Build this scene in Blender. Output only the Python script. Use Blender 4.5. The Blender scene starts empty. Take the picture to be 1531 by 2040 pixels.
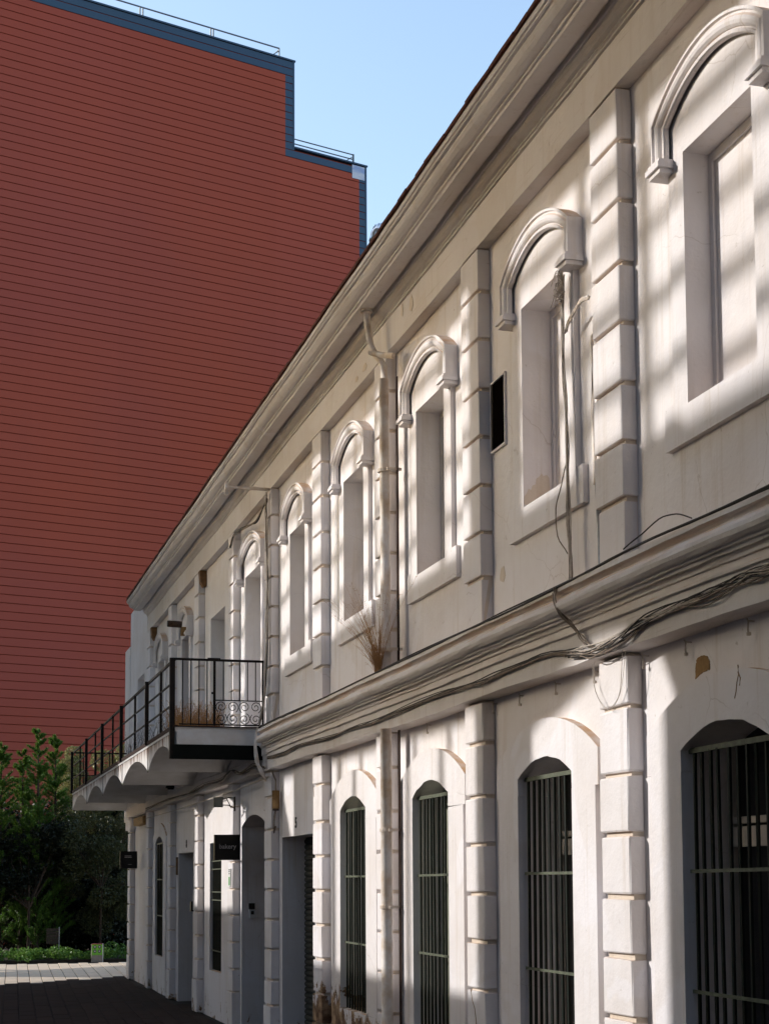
import bpy, math, random
import numpy as np
from mathutils import Vector, Matrix

random.seed(7)
rng = np.random.default_rng(11)
S = bpy.context.scene
COL = S.collection

# ------------------------------------------------------------------ camera
def setup_camera():
    yaw, pitch, roll = 0.27796943, 0.08303148, -0.00560088
    F = Vector((math.sin(yaw) * math.cos(pitch), math.cos(yaw) * math.cos(pitch), math.sin(pitch)))
    R0 = Vector((math.cos(yaw), -math.sin(yaw), 0))
    U0 = R0.cross(F)
    R = math.cos(roll) * R0 + math.sin(roll) * U0
    U = -math.sin(roll) * R0 + math.cos(roll) * U0
    cd = bpy.data.cameras.new('camera')
    cd.sensor_fit = 'AUTO'
    cd.sensor_width = 36.0
    cd.lens = 3150.0 / 2040.0 * 36.0
    cd.shift_y = (1492.8 - 1020.0) / 2040.0
    cd.clip_start = 0.05
    cd.clip_end = 3000
    ob = bpy.data.objects.new('camera', cd)
    m = Matrix((R, U, -F)).transposed().to_4x4()
    m.translation = Vector((0, 0, 1.65))
    ob.matrix_world = m
    COL.objects.link(ob)
    S.camera = ob
setup_camera()

# ------------------------------------------------------------------ sky, sun, exposure
SUN_DIR = Vector((1.0, -0.5, -0.445)).normalized()
elev = math.asin(-SUN_DIR.z)
world = bpy.data.worlds.new('World')
S.world = world
world.use_nodes = True
wn = world.node_tree
sky = wn.nodes.new('ShaderNodeTexSky')
sky.sky_type = 'NISHITA'
sky.sun_disc = False
sky.sun_elevation = elev
sky.sun_rotation = -math.atan2(1.0, 0.5)
sky.altitude = 0
sky.air_density = 1.2
sky.dust_density = 1.8
sky.ozone_density = 1.0
wn.links.new(sky.outputs[0], wn.nodes['Background'].inputs[0])
wn.nodes['Background'].inputs[1].default_value = 0.15
sun = bpy.data.lights.new('sun', 'SUN')
sun.energy = 2.0
sun.angle = math.radians(0.53)
sun.color = (0.79, 0.76, 0.735)
so = bpy.data.objects.new('sun', sun)
so.rotation_euler = SUN_DIR.to_track_quat('-Z', 'Y').to_euler()
so.location = (-20, 30, 30)
COL.objects.link(so)
S.view_settings.view_transform = 'Standard'
S.view_settings.look = 'None'
S.view_settings.gamma = 1.0
S.view_settings.exposure = 1.20
S.view_settings.use_curve_mapping = False
S.render.engine = 'CYCLES'
S.cycles.max_bounces = 6
S.cycles.diffuse_bounces = 4
S.cycles.use_denoising = True
S.cycles.sample_clamp_indirect = 6.0

# ------------------------------------------------------------------ materials
MATS = {}
def newmat(name):
    m = bpy.data.materials.new(name)
    m.use_nodes = True
    MATS[name] = m
    nt = m.node_tree
    return m, nt, nt.nodes['Principled BSDF']

def nz(nt, scale, detail=4, rough=0.55, vec=None, dist=0.0):
    n = nt.nodes.new('ShaderNodeTexNoise')
    n.inputs['Scale'].default_value = scale
    n.inputs['Detail'].default_value = detail
    n.inputs['Roughness'].default_value = rough
    n.inputs['Distortion'].default_value = dist
    if vec is not None:
        nt.links.new(vec, n.inputs['Vector'])
    return n.outputs['Fac']

def ramp(nt, fac, p0, p1, c0=(0, 0, 0, 1), c1=(1, 1, 1, 1)):
    r = nt.nodes.new('ShaderNodeValToRGB')
    r.color_ramp.elements[0].position = p0
    r.color_ramp.elements[1].position = p1
    r.color_ramp.elements[0].color = c0
    r.color_ramp.elements[1].color = c1
    nt.links.new(fac, r.inputs[0])
    return r.outputs[0]

def mixc(nt, fac, a, b, blend='MIX'):
    n = nt.nodes.new('ShaderNodeMix')
    n.data_type = 'RGBA'
    n.blend_type = blend
    for k, v in ((0, fac), (6, a), (7, b)):
        if isinstance(v, (int, float)):
            n.inputs[k].default_value = v
        elif isinstance(v, tuple):
            n.inputs[k].default_value = v if len(v) == 4 else (*v, 1)
        else:
            nt.links.new(v, n.inputs[k])
    return n.outputs[2]

def mth(nt, op, a, b=None, clamp=False):
    n = nt.nodes.new('ShaderNodeMath')
    n.operation = op
    n.use_clamp = clamp
    for k, v in ((0, a), (1, b)):
        if v is None:
            continue
        if isinstance(v, (int, float)):
            n.inputs[k].default_value = v
        else:
            nt.links.new(v, n.inputs[k])
    return n.outputs[0]

def posnodes(nt, scale=None):
    g = nt.nodes.new('ShaderNodeNewGeometry')
    v = g.outputs['Position']
    if scale:
        mp = nt.nodes.new('ShaderNodeMapping')
        mp.inputs['Scale'].default_value = scale
        nt.links.new(v, mp.inputs['Vector'])
        return g, mp.outputs[0]
    return g, v

def bump(nt, bsdf, h, strength=0.3, dist=0.01):
    b = nt.nodes.new('ShaderNodeBump')
    b.inputs['Strength'].default_value = strength
    b.inputs['Distance'].default_value = dist
    nt.links.new(h, b.inputs['Height'])
    nt.links.new(b.outputs[0], bsdf.inputs['Normal'])

def plaster(name, base, stain=(0.50, 0.40, 0.29), low=True, dust=0.8, relief=0.5, streak=0.3, crack=False):
    m, nt, b = newmat(name)
    g, pos = posnodes(nt)
    sep = nt.nodes.new('ShaderNodeSeparateXYZ')
    nt.links.new(pos, sep.inputs[0])
    big = nz(nt, 1.3, 4, 0.62, pos)
    c = mixc(nt, ramp(nt, big, 0.36, 0.66), (*base, 1), tuple(v * f for v, f in zip(base, (0.90, 0.875, 0.84))) + (1,))
    # repairs: patches of another white with firm edges
    rp = nz(nt, 0.75, 3, 0.5, pos, 0.8)
    c = mixc(nt, mth(nt, 'MULTIPLY', ramp(nt, rp, 0.565, 0.58), 0.6), c, tuple(v * f for v, f in zip(base, (1.02, 1.03, 1.05))) + (1,))
    # vertical rain streaks
    _, sp = posnodes(nt, (11.0, 11.0, 0.5))
    st = nz(nt, 1.0, 4, 0.68, sp)
    c = mixc(nt, mth(nt, 'MULTIPLY', ramp(nt, st, 0.55, 0.75), streak), c, (*stain, 1))
    # small scuffs, flecks
    fl = nz(nt, 17.0, 4, 0.72, pos)
    c = mixc(nt, mth(nt, 'MULTIPLY', ramp(nt, fl, 0.66, 0.72), 0.4), c, (0.33, 0.27, 0.21, 1))
    # per-piece tint
    oi = nt.nodes.new('ShaderNodeObjectInfo')
    c = mixc(nt, mth(nt, 'MULTIPLY', oi.outputs['Random'], 0.16), c, (0.62, 0.57, 0.52, 1))
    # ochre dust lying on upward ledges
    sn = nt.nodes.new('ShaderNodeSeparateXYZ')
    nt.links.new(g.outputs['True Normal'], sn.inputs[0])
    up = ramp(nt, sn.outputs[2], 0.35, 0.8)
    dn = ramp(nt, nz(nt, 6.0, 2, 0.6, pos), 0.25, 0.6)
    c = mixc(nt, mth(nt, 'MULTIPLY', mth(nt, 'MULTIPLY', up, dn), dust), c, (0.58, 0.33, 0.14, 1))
    h = mth(nt, 'ADD', nz(nt, 3.2, 5, 0.62, pos), mth(nt, 'MULTIPLY', nz(nt, 50.0, 2, 0.6, pos), 0.10))
    if 'cornice' in name:
        _, cp = posnodes(nt, (34.0, 1.1, 34.0))
        cn = ramp(nt, nz(nt, 1.0, 5, 0.7, cp), 0.60, 0.66)
        c = mixc(nt, mth(nt, 'MULTIPLY', cn, 0.24), c, (0.34, 0.25, 0.16, 1))
    if crack:
        # hairline cracks
        vc = nt.nodes.new('ShaderNodeTexVoronoi')
        vc.feature = 'DISTANCE_TO_EDGE'
        vc.inputs['Scale'].default_value = 1.1
        dv = nt.nodes.new('ShaderNodeVectorMath'); dv.operation = 'MULTIPLY_ADD'
        nn = nt.nodes.new('ShaderNodeTexNoise'); nn.inputs['Scale'].default_value = 4.0; nn.inputs['Detail'].default_value = 4
        nt.links.new(pos, nn.inputs['Vector'])
        nt.links.new(nn.outputs['Color'], dv.inputs[0]); dv.inputs[1].default_value = (0.16, 0.16, 0.16); nt.links.new(pos, dv.inputs[2])
        nt.links.new(dv.outputs[0], vc.inputs['Vector'])
        ck = mth(nt, 'MULTIPLY', ramp(nt, vc.outputs['Distance'], 0.0, 0.004, (1, 1, 1, 1), (0, 0, 0, 1)), ramp(nt, nz(nt, 1.1, 2, 0.5, pos), 0.54, 0.62))
        c = mixc(nt, mth(nt, 'MULTIPLY', ck, 0.32), c, (0.30, 0.22, 0.15, 1))
    if low:
        # damp, flaked skirting: bare render and earth near the ground, worst round the middle bays
        _, lp = posnodes(nt, (5.0, 5.0, 4.6))
        ln = nz(nt, 1.0, 7, 0.68, lp, 0.9)
        hz = mth(nt, 'MULTIPLY', mth(nt, 'SUBTRACT', 0.34, sep.outputs[2]), 0.34)
        yy = mth(nt, 'SUBTRACT', 1.0, mth(nt, 'ABSOLUTE', mth(nt, 'MULTIPLY', mth(nt, 'SUBTRACT', sep.outputs[1], 13.1), 0.36)), True)
        zb = mth(nt, 'MULTIPLY', mth(nt, 'SUBTRACT', 1.35, sep.outputs[2]), 1.2, True)
        bias = mth(nt, 'ADD', hz, mth(nt, 'MULTIPLY', mth(nt, 'MULTIPLY', yy, zb), 0.42))
        mask = ramp(nt, mth(nt, 'ADD', ln, bias), 0.685, 0.70)
        rim = ramp(nt, mth(nt, 'ADD', ln, bias), 0.64, 0.685)
        bare = mixc(nt, ramp(nt, nz(nt, 9.0, 4, 0.6, pos), 0.4, 0.62), (0.13, 0.075, 0.045, 1), (0.44, 0.30, 0.18, 1))
        c = mixc(nt, mth(nt, 'MULTIPLY', rim, 0.22), c, (0.50, 0.40, 0.30, 1))
        c = mixc(nt, mask, c, bare)
        h = mth(nt, 'SUBTRACT', h, mth(nt, 'MULTIPLY', mask, 0.6))
    nt.links.new(c, b.inputs['Base Color'])
    b.inputs['Roughness'].default_value = 0.9
    b.inputs['Specular IOR Level'].default_value = 0.15
    bump(nt, b, h, relief, 0.02)
    return m

def simple(name, col, rough=0.6, metal=0.0, var=0.25, scale=12.0, alt=None, rel=0.0, spec=0.3):
    m, nt, b = newmat(name)
    _, pos = posnodes(nt)
    n = nz(nt, scale, 5, 0.6, pos)
    a2 = alt if alt else tuple(v * (1 - var) for v in col)
    c = mixc(nt, ramp(nt, n, 0.35, 0.68), (*col, 1), (*a2, 1))
    nt.links.new(c, b.inputs['Base Color'])
    b.inputs['Roughness'].default_value = rough
    b.inputs['Metallic'].default_value = metal
    b.inputs['Specular IOR Level'].default_value = spec
    if rel:
        bump(nt, b, nz(nt, scale * 3, 4, 0.6, pos), rel, 0.01)
    return m

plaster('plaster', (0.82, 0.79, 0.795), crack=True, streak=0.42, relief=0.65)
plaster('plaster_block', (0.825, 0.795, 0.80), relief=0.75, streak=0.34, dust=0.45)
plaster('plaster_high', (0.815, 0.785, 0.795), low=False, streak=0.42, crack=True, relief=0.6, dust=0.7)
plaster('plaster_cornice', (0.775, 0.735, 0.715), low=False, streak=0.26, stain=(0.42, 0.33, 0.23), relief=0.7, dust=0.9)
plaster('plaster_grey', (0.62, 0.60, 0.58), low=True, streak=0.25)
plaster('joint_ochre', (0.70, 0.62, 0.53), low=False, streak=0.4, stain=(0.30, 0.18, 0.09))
simple('bare_render', (0.40, 0.26, 0.15), 0.95, var=0.5, scale=22, rel=0.8)
simple('bare_brick', (0.22, 0.10, 0.06), 0.95, var=0.5, scale=16, rel=0.8)
simple('ochre_render', (0.36, 0.22, 0.09), 0.95, var=0.3, scale=20, rel=0.4)
simple('bar_green', (0.007, 0.015, 0.011), 0.6, var=0.5, scale=30, alt=(0.016, 0.014, 0.010), spec=0.15)
simple('rail_green', (0.12, 0.135, 0.09), 0.6, var=0.45, scale=25)
simple('shutter_green', (0.40, 0.42, 0.32), 0.6, var=0.3, scale=9)
simple('iron_black', (0.006, 0.006, 0.006), 0.6, var=0.4, scale=30, alt=(0.018, 0.010, 0.007), spec=0.15)
simple('iron_rust', (0.045, 0.02, 0.012), 0.85, var=0.6, scale=25)
simple('beam_black', (0.003, 0.005, 0.004), 0.6, var=0.3, scale=10, spec=0.1)
simple('wood_frame', (0.55, 0.50, 0.44), 0.6, var=0.2, scale=8)
simple('wood_dark', (0.045, 0.032, 0.022), 0.6, var=0.4, scale=18)
simple('wood_brown', (0.24, 0.13, 0.055), 0.7, var=0.5, scale=14)
simple('wood_ochre', (0.36, 0.21, 0.08), 0.7, var=0.4, scale=14)
simple('shutter', (0.07, 0.07, 0.055), 0.5, metal=0.3, var=0.4, scale=10)
simple('interior', (0.03, 0.027, 0.024), 0.9)
simple('sheet_black', (0.004, 0.003, 0.003), 0.95, spec=0.0)
simple('pipe_white', (0.80, 0.76, 0.72), 0.5, var=0.18, scale=7, alt=(0.58, 0.44, 0.31))
simple('cable_grey', (0.30, 0.235, 0.18), 0.6, var=0.5, scale=30)
simple('cable_light', (0.55, 0.48, 0.41), 0.6, var=0.3, scale=30)
simple('cable_black', (0.03, 0.025, 0.02), 0.6, var=0.4, scale=30)
simple('steel_grey', (0.42, 0.43, 0.44), 0.45, metal=0.4, var=0.3, scale=20)
simple('sign_black', (0.008, 0.008, 0.009), 0.35, var=0.2)
simple('letter_grey', (0.55, 0.50, 0.49), 0.5, var=0.1)
simple('number_dark', (0.05, 0.045, 0.045), 0.6)
simple('white_plastic', (0.75, 0.75, 0.73), 0.4, var=0.08)
simple('label_green', (0.08, 0.36, 0.08), 0.5, var=0.1)
simple('post_green', (0.20, 0.52, 0.06), 0.45, var=0.12, scale=40)
simple('post_red', (0.35, 0.03, 0.02), 0.5)
simple('post_metal', (0.33, 0.29, 0.26), 0.5, metal=0.3, var=0.2)
simple('icon_pale', (0.55, 0.55, 0.52), 0.5, var=0.4, scale=60)
simple('icon_dark', (0.10, 0.09, 0.07), 0.5, var=0.5, scale=60)
simple('roof_red', (0.16, 0.055, 0.035), 0.85, var=0.45, scale=9)
simple('chrome', (0.75, 0.75, 0.76), 0.15, metal=1.0, var=0.15)
simple('lamp_brown', (0.10, 0.055, 0.035), 0.6, var=0.5, scale=30)
simple('lamp_dark', (0.02, 0.018, 0.016), 0.5)
simple('lens_grey', (0.42, 0.42, 0.37), 0.3, var=0.15)
simple('flood_olive', (0.14, 0.14, 0.11), 0.5, var=0.3)
simple('trunk', (0.07, 0.045, 0.03), 0.9, var=0.5, scale=14, rel=0.6)
simple('soil', (0.05, 0.036, 0.024), 0.95, var=0.5, scale=9, rel=0.5)
simple('screen', (0.25, 0.21, 0.19), 0.9, var=0.15, scale=2)
simple('vault_white', (0.66, 0.64, 0.62), 0.9, var=0.14, scale=3, alt=(0.52, 0.50, 0.46), rel=0.3)
simple('slab_edge', (0.68, 0.69, 0.70), 0.85, var=0.2, scale=5, alt=(0.58, 0.55, 0.52))

def fascia_mat():
    m, nt, b = newmat('fascia_stained')
    g, pos = posnodes(nt)
    sep = nt.nodes.new('ShaderNodeSeparateXYZ')
    nt.links.new(pos, sep.inputs[0])
    _, sp = posnodes(nt, (14.0, 14.0, 1.2))
    n = nz(nt, 1.0, 6, 0.65, sp)
    drip = mth(nt, 'MULTIPLY', mth(nt, 'SUBTRACT', sep.outputs[2], 2.98), 1.4)
    mask = ramp(nt, mth(nt, 'ADD', n, drip), 0.60, 0.80)
    c = mixc(nt, mask, (0.70, 0.67, 0.64, 1), (0.16, 0.085, 0.05, 1))
    nt.links.new(c, b.inputs['Base Color'])
    b.inputs['Roughness'].default_value = 0.9
    bump(nt, b, nz(nt, 14.0, 4, 0.6, pos), 0.4, 0.01)
fascia_mat()

def glass_mat():
    m, nt, b = newmat('dark_glass')
    b.inputs['Base Color'].default_value = (0.012, 0.012, 0.014, 1)
    b.inputs['Roughness'].default_value = 0.06
    b.inputs['Specular IOR Level'].default_value = 0.5
glass_mat()

def board_mat(name, col, col2):
    m, nt, b = newmat(name)
    _, pos = posnodes(nt)
    oi = nt.nodes.new('ShaderNodeObjectInfo')
    c = mixc(nt, ramp(nt, nz(nt, 0.11, 3, 0.5, pos), 0.35, 0.68), (*col, 1), (*col2, 1))
    c = mixc(nt, mth(nt, 'MULTIPLY', oi.outputs['Random'], 0.14), c, tuple(v * 0.7 for v in col) + (1,))
    fx = nt.nodes.new('ShaderNodeSeparateXYZ'); nt.links.new(pos, fx.inputs[0])
    wn_ = nt.nodes.new('ShaderNodeTexWhiteNoise'); wn_.noise_dimensions = '1D'
    nt.links.new(mth(nt, 'FLOOR', mth(nt, 'MULTIPLY', fx.outputs[0], 0.42)), wn_.inputs['W'])
    c = mixc(nt, mth(nt, 'MULTIPLY', wn_.outputs['Value'], 0.12), c, tuple(v * 0.6 for v in col) + (1,))
    _, sp = posnodes(nt, (1.4, 1.4, 0.25))
    c = mixc(nt, mth(nt, 'MULTIPLY', ramp(nt, nz(nt, 1.0, 5, 0.6, sp), 0.5, 0.8), 0.22), c, tuple(v * 0.75 + 0.02 for v in col) + (1,))
    nt.links.new(c, b.inputs['Base Color'])
    b.inputs['Roughness'].default_value = 0.6
    b.inputs['Specular IOR Level'].default_value = 0.25
    bump(nt, b, nz(nt, 9.0, 4, 0.6, pos), 0.08, 0.01)
board_mat('board_red', (0.42, 0.068, 0.028), (0.36, 0.064, 0.042))
board_mat('board_blue', (0.045, 0.085, 0.15), (0.05, 0.09, 0.14))
simple('groove_red', (0.20, 0.026, 0.008), 0.9)
simple('rail_blue', (0.16, 0.19, 0.22), 0.5, metal=0.2)

def poster_mat():
    m, nt, b = newmat('poster')
    _, pos = posnodes(nt)
    _, sp = posnodes(nt, (1.2, 1.2, 2.6))
    c = mixc(nt, ramp(nt, nz(nt, 1.6, 3, 0.5, sp), 0.4, 0.62), (0.62, 0.62, 0.70, 1), (0.30, 0.38, 0.62, 1))
    c = mixc(nt, ramp(nt, nz(nt, 2.3, 2, 0.5, sp), 0.62, 0.7), c, (0.60, 0.44, 0.22, 1))
    nt.links.new(c, b.inputs['Base Color'])
    b.inputs['Roughness'].default_value = 0.6
poster_mat()

def leaf_mat(name, c0, c1, trans=0.45, rough=0.45):
    m, nt, b = newmat(name)
    _, pos = posnodes(nt)
    n = nz(nt, 2.2, 3, 0.6, pos)
    n2 = nz(nt, 23.0, 2, 0.5, pos)
    c = mixc(nt, mth(nt, 'ADD', mth(nt, 'MULTIPLY', n, 0.5), mth(nt, 'MULTIPLY', n2, 0.5)), (*c0, 1), (*c1, 1))
    nt.links.new(c, b.inputs['Base Color'])
    b.inputs['Roughness'].default_value = rough
    b.inputs['Specular IOR Level'].default_value = 0.35
    t = nt.nodes.new('ShaderNodeBsdfTranslucent')
    nt.links.new(c, t.inputs['Color'])
    mx = nt.nodes.new('ShaderNodeMixShader')
    mx.inputs[0].default_value = trans
    nt.links.new(b.outputs[0], mx.inputs[1])
    nt.links.new(t.outputs[0], mx.inputs[2])
    nt.links.new(mx.outputs[0], nt.nodes['Material Output'].inputs['Surface'])
leaf_mat('leaf_conifer', (0.04, 0.11, 0.014), (0.13, 0.23, 0.036), 0.4)
leaf_mat('leaf_broad', (0.08, 0.10, 0.03), (0.36, 0.35, 0.15), 0.4, 0.3)
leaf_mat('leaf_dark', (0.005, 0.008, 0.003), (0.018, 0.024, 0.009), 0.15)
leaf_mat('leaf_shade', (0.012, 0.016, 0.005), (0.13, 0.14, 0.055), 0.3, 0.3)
leaf_mat('leaf_ivy', (0.08, 0.19, 0.025), (0.20, 0.34, 0.07), 0.35, 0.35)
leaf_mat('dry_straw', (0.34, 0.16, 0.06), (0.50, 0.30, 0.13), 0.25, 0.7)
leaf_mat('dry_rust', (0.38, 0.17, 0.04), (0.46, 0.27, 0.10), 0.3, 0.7)

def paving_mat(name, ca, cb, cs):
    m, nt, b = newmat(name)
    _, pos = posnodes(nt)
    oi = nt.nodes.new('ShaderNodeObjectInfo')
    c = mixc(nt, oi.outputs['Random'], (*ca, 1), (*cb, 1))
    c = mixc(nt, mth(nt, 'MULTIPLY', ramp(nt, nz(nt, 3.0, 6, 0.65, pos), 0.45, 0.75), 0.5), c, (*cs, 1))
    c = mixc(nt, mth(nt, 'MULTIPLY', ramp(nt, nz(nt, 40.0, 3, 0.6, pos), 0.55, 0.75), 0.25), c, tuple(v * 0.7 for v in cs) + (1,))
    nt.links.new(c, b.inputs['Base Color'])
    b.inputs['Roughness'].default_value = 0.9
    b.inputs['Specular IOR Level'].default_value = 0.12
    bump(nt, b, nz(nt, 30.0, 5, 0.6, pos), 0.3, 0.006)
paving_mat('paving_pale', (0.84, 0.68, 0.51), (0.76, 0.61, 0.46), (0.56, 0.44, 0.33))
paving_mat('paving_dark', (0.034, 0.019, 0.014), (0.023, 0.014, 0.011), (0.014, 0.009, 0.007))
simple('joint_dark', (0.02, 0.015, 0.012), 0.95, var=0.4, scale=20)
simple('earth', (0.20, 0.165, 0.14), 0.95, var=0.3, scale=2)

# ------------------------------------------------------------------ mesh helpers
class MB:
    def __init__(self):
        self.v = []
        self.f = []
        self.m = []
        self.cur = 0
    def add(self, verts, faces):
        o = len(self.v)
        self.v += [tuple(p) for p in verts]
        for f in faces:
            self.f.append(tuple(i + o for i in f))
            self.m.append(self.cur)
        return self
    def box(self, x0, x1, y0, y1, z0, z1):
        V = [(x0, y0, z0), (x1, y0, z0), (x1, y1, z0), (x0, y1, z0), (x0, y0, z1), (x1, y0, z1), (x1, y1, z1), (x0, y1, z1)]
        return self.add(V, [(0, 3, 2, 1), (4, 5, 6, 7), (0, 1, 5, 4), (1, 2, 6, 5), (2, 3, 7, 6), (3, 0, 4, 7)])
    def quad(self, a, b, c, d):
        return self.add([a, b, c, d], [(0, 1, 2, 3)])
    def prism_x(self, poly, x0, x1, caps=True):
        n = len(poly)
        V = [(x0, y, z) for y, z in poly] + [(x1, y, z) for y, z in poly]
        F = [(i, (i + 1) % n, n + (i + 1) % n, n + i) for i in range(n)]
        if caps:
            F += [tuple(range(n)), tuple(range(2 * n - 1, n - 1, -1))]
        return self.add(V, F)
    def prism_y(self, poly, y0, y1, closed=True, segs=1, wob=0.0, caps=True):
        n = len(poly)
        V = []
        for s in range(segs + 1):
            y = y0 + (y1 - y0) * s / segs
            sag = (0.0045 * math.sin(0.9 * y + 1.0) + 0.003 * math.sin(2.3 * y)) if wob else 0.0
            for x, z in poly:
                z = z + sag
                V.append((x + (random.uniform(-wob, wob) if wob else 0), y, z + (random.uniform(-wob, wob) if wob else 0)))
        F = []
        rngn = n if closed else n - 1
        for s in range(segs):
            for i in range(rngn):
                j = (i + 1) % n
                F.append((s * n + i, s * n + j, (s + 1) * n + j, (s + 1) * n + i))
        if caps and closed:
            F += [tuple(range(n)), tuple(range((segs + 1) * n - 1, segs * n - 1, -1))]
        return self.add(V, F)
    def tube(self, pts, r, n=6, r1=None):
        pts = [Vector(p) for p in pts]
        V = []
        k = len(pts)
        for i, p in enumerate(pts):
            t = (pts[min(i + 1, k - 1)] - pts[max(i - 1, 0)])
            if t.length < 1e-9:
                t = Vector((0, 0, 1))
            t.normalize()
            a = t.cross(Vector((0, 0, 1)))
            if a.length < 1e-3:
                a = t.cross(Vector((1, 0, 0)))
            a.normalize()
            b = t.cross(a)
            rr = r if r1 is None else r + (r1 - r) * i / max(1, k - 1)
            for j in range(n):
                an = 2 * math.pi * j / n
                V.append(p + rr * (math.cos(an) * a + math.sin(an) * b))
        F = []
        for i in range(k - 1):
            for j in range(n):
                F.append((i * n + j, i * n + (j + 1) % n, (i + 1) * n + (j + 1) % n, (i + 1) * n + j))
        F += [tuple(range(n)), tuple(range(k * n - 1, (k - 1) * n - 1, -1))]
        return self.add(V, F)
    def mesh(self, name, mats, smooth=False):
        me = bpy.data.meshes.new(name)
        me.from_pydata(self.v, [], self.f)
        for mm in ([mats] if isinstance(mats, str) else mats):
            me.materials.append(MATS[mm])
        if any(self.m):
            me.polygons.foreach_set('material_index', self.m)
        if smooth:
            me.polygons.foreach_set('use_smooth', [True] * len(me.polygons))
        me.update()
        return me
    def build(self, name, mats, parent=None, smooth=False):
        return place(name, self.mesh(name, mats, smooth), parent)

def place(name, me, parent=None, loc=None, rot=None, scale=None):
    o = bpy.data.objects.new(name, me)
    COL.objects.link(o)
    if loc is not None:
        o.location = loc
    if rot is not None:
        o.rotation_euler = rot
    if scale is not None:
        o.scale = scale
    if parent is not None:
        o.parent = parent
        if parent.type == 'EMPTY':
            o.matrix_parent_inverse = Matrix.Translation(-parent.location)
    return o

def tag(o, label=None, cat=None, group=None, kind=None):
    if label: o['label'] = label
    if cat: o['category'] = cat
    if group: o['group'] = group
    if kind: o['kind'] = kind
    return o

def thing(name, loc, label, cat, group=None):
    o = bpy.data.objects.new(name, None)
    o.location = loc
    o.empty_display_size = 0.2
    COL.objects.link(o)
    return tag(o, label, cat, group)

def chamfer_mesh(name, mat, c=0.03, jit=0.0):
    """unit box (-.5..+.5) with chamfered edges"""
    h = 0.5
    V, idx = [], {}
    for sx in (-1, 1):
        for sy in (-1, 1):
            for sz in (-1, 1):
                for ax in range(3):
                    p = [sx * h, sy * h, sz * h]
                    for k in range(3):
                        if k != ax:
                            p[k] -= (sx, sy, sz)[k] * (c[k] if not isinstance(c, float) else c)
                    p = [q + random.uniform(-jit, jit) for q in p]
                    idx[(sx, sy, sz, ax)] = len(V)
                    V.append(p)
    F = []
    for ax in range(3):
        o1, o2 = [k for k in range(3) if k != ax]
        for s in (-1, 1):
            q = []
            for a, b in ((-1, -1), (1, -1), (1, 1), (-1, 1)):
                k = [0, 0, 0]; k[ax] = s; k[o1] = a; k[o2] = b
                q.append(idx[(*k, ax)])
            F.append(tuple(q))
    for ax in range(3):
        o1, o2 = [k for k in range(3) if k != ax]
        for a in (-1, 1):
            for b in (-1, 1):
                k0 = [0, 0, 0]; k0[o1] = a; k0[o2] = b
                k1 = list(k0); k0[ax] = -1; k1[ax] = 1
                F.append((idx[(*k0, o1)], idx[(*k1, o1)], idx[(*k1, o2)], idx[(*k0, o2)]))
    for sx in (-1, 1):
        for sy in (-1, 1):
            for sz in (-1, 1):
                F.append((idx[(sx, sy, sz, 0)], idx[(sx, sy, sz, 1)], idx[(sx, sy, sz, 2)]))
    mb = MB(); mb.add(V, F)
    me = mb.mesh(name, mat)
    import bmesh
    bm = bmesh.new(); bm.from_mesh(me)
    bmesh.ops.recalc_face_normals(bm, faces=bm.faces)
    bm.to_mesh(me); bm.free()
    return me

def text_mesh(name, body, size, mat, offset=0.0, extrude=0.004):
    cu = bpy.data.curves.new(name, 'FONT')
    cu.body = body
    cu.size = size
    cu.offset = offset
    cu.extrude = extrude
    cu.align_x = 'CENTER'
    cu.align_y = 'CENTER'
    ob = bpy.data.objects.new(name, cu)
    COL.objects.link(ob)
    dg = bpy.context.evaluated_depsgraph_get()
    me = bpy.data.meshes.new_from_object(ob.evaluated_get(dg))
    bpy.data.objects.remove(ob)
    me.materials.clear()
    me.materials.append(MATS[mat])
    return me

# ================================================================== SETTING
XP, XW = 3.25, 3.335          # pilaster front plane, wall plane
g = MB(); g.quad((-600, -300, -0.03), (600, -300, -0.03), (600, 900, -0.03), (-600, 900, -0.03))
ground = tag(g.build('ground', 'earth'), kind='structure')

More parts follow.
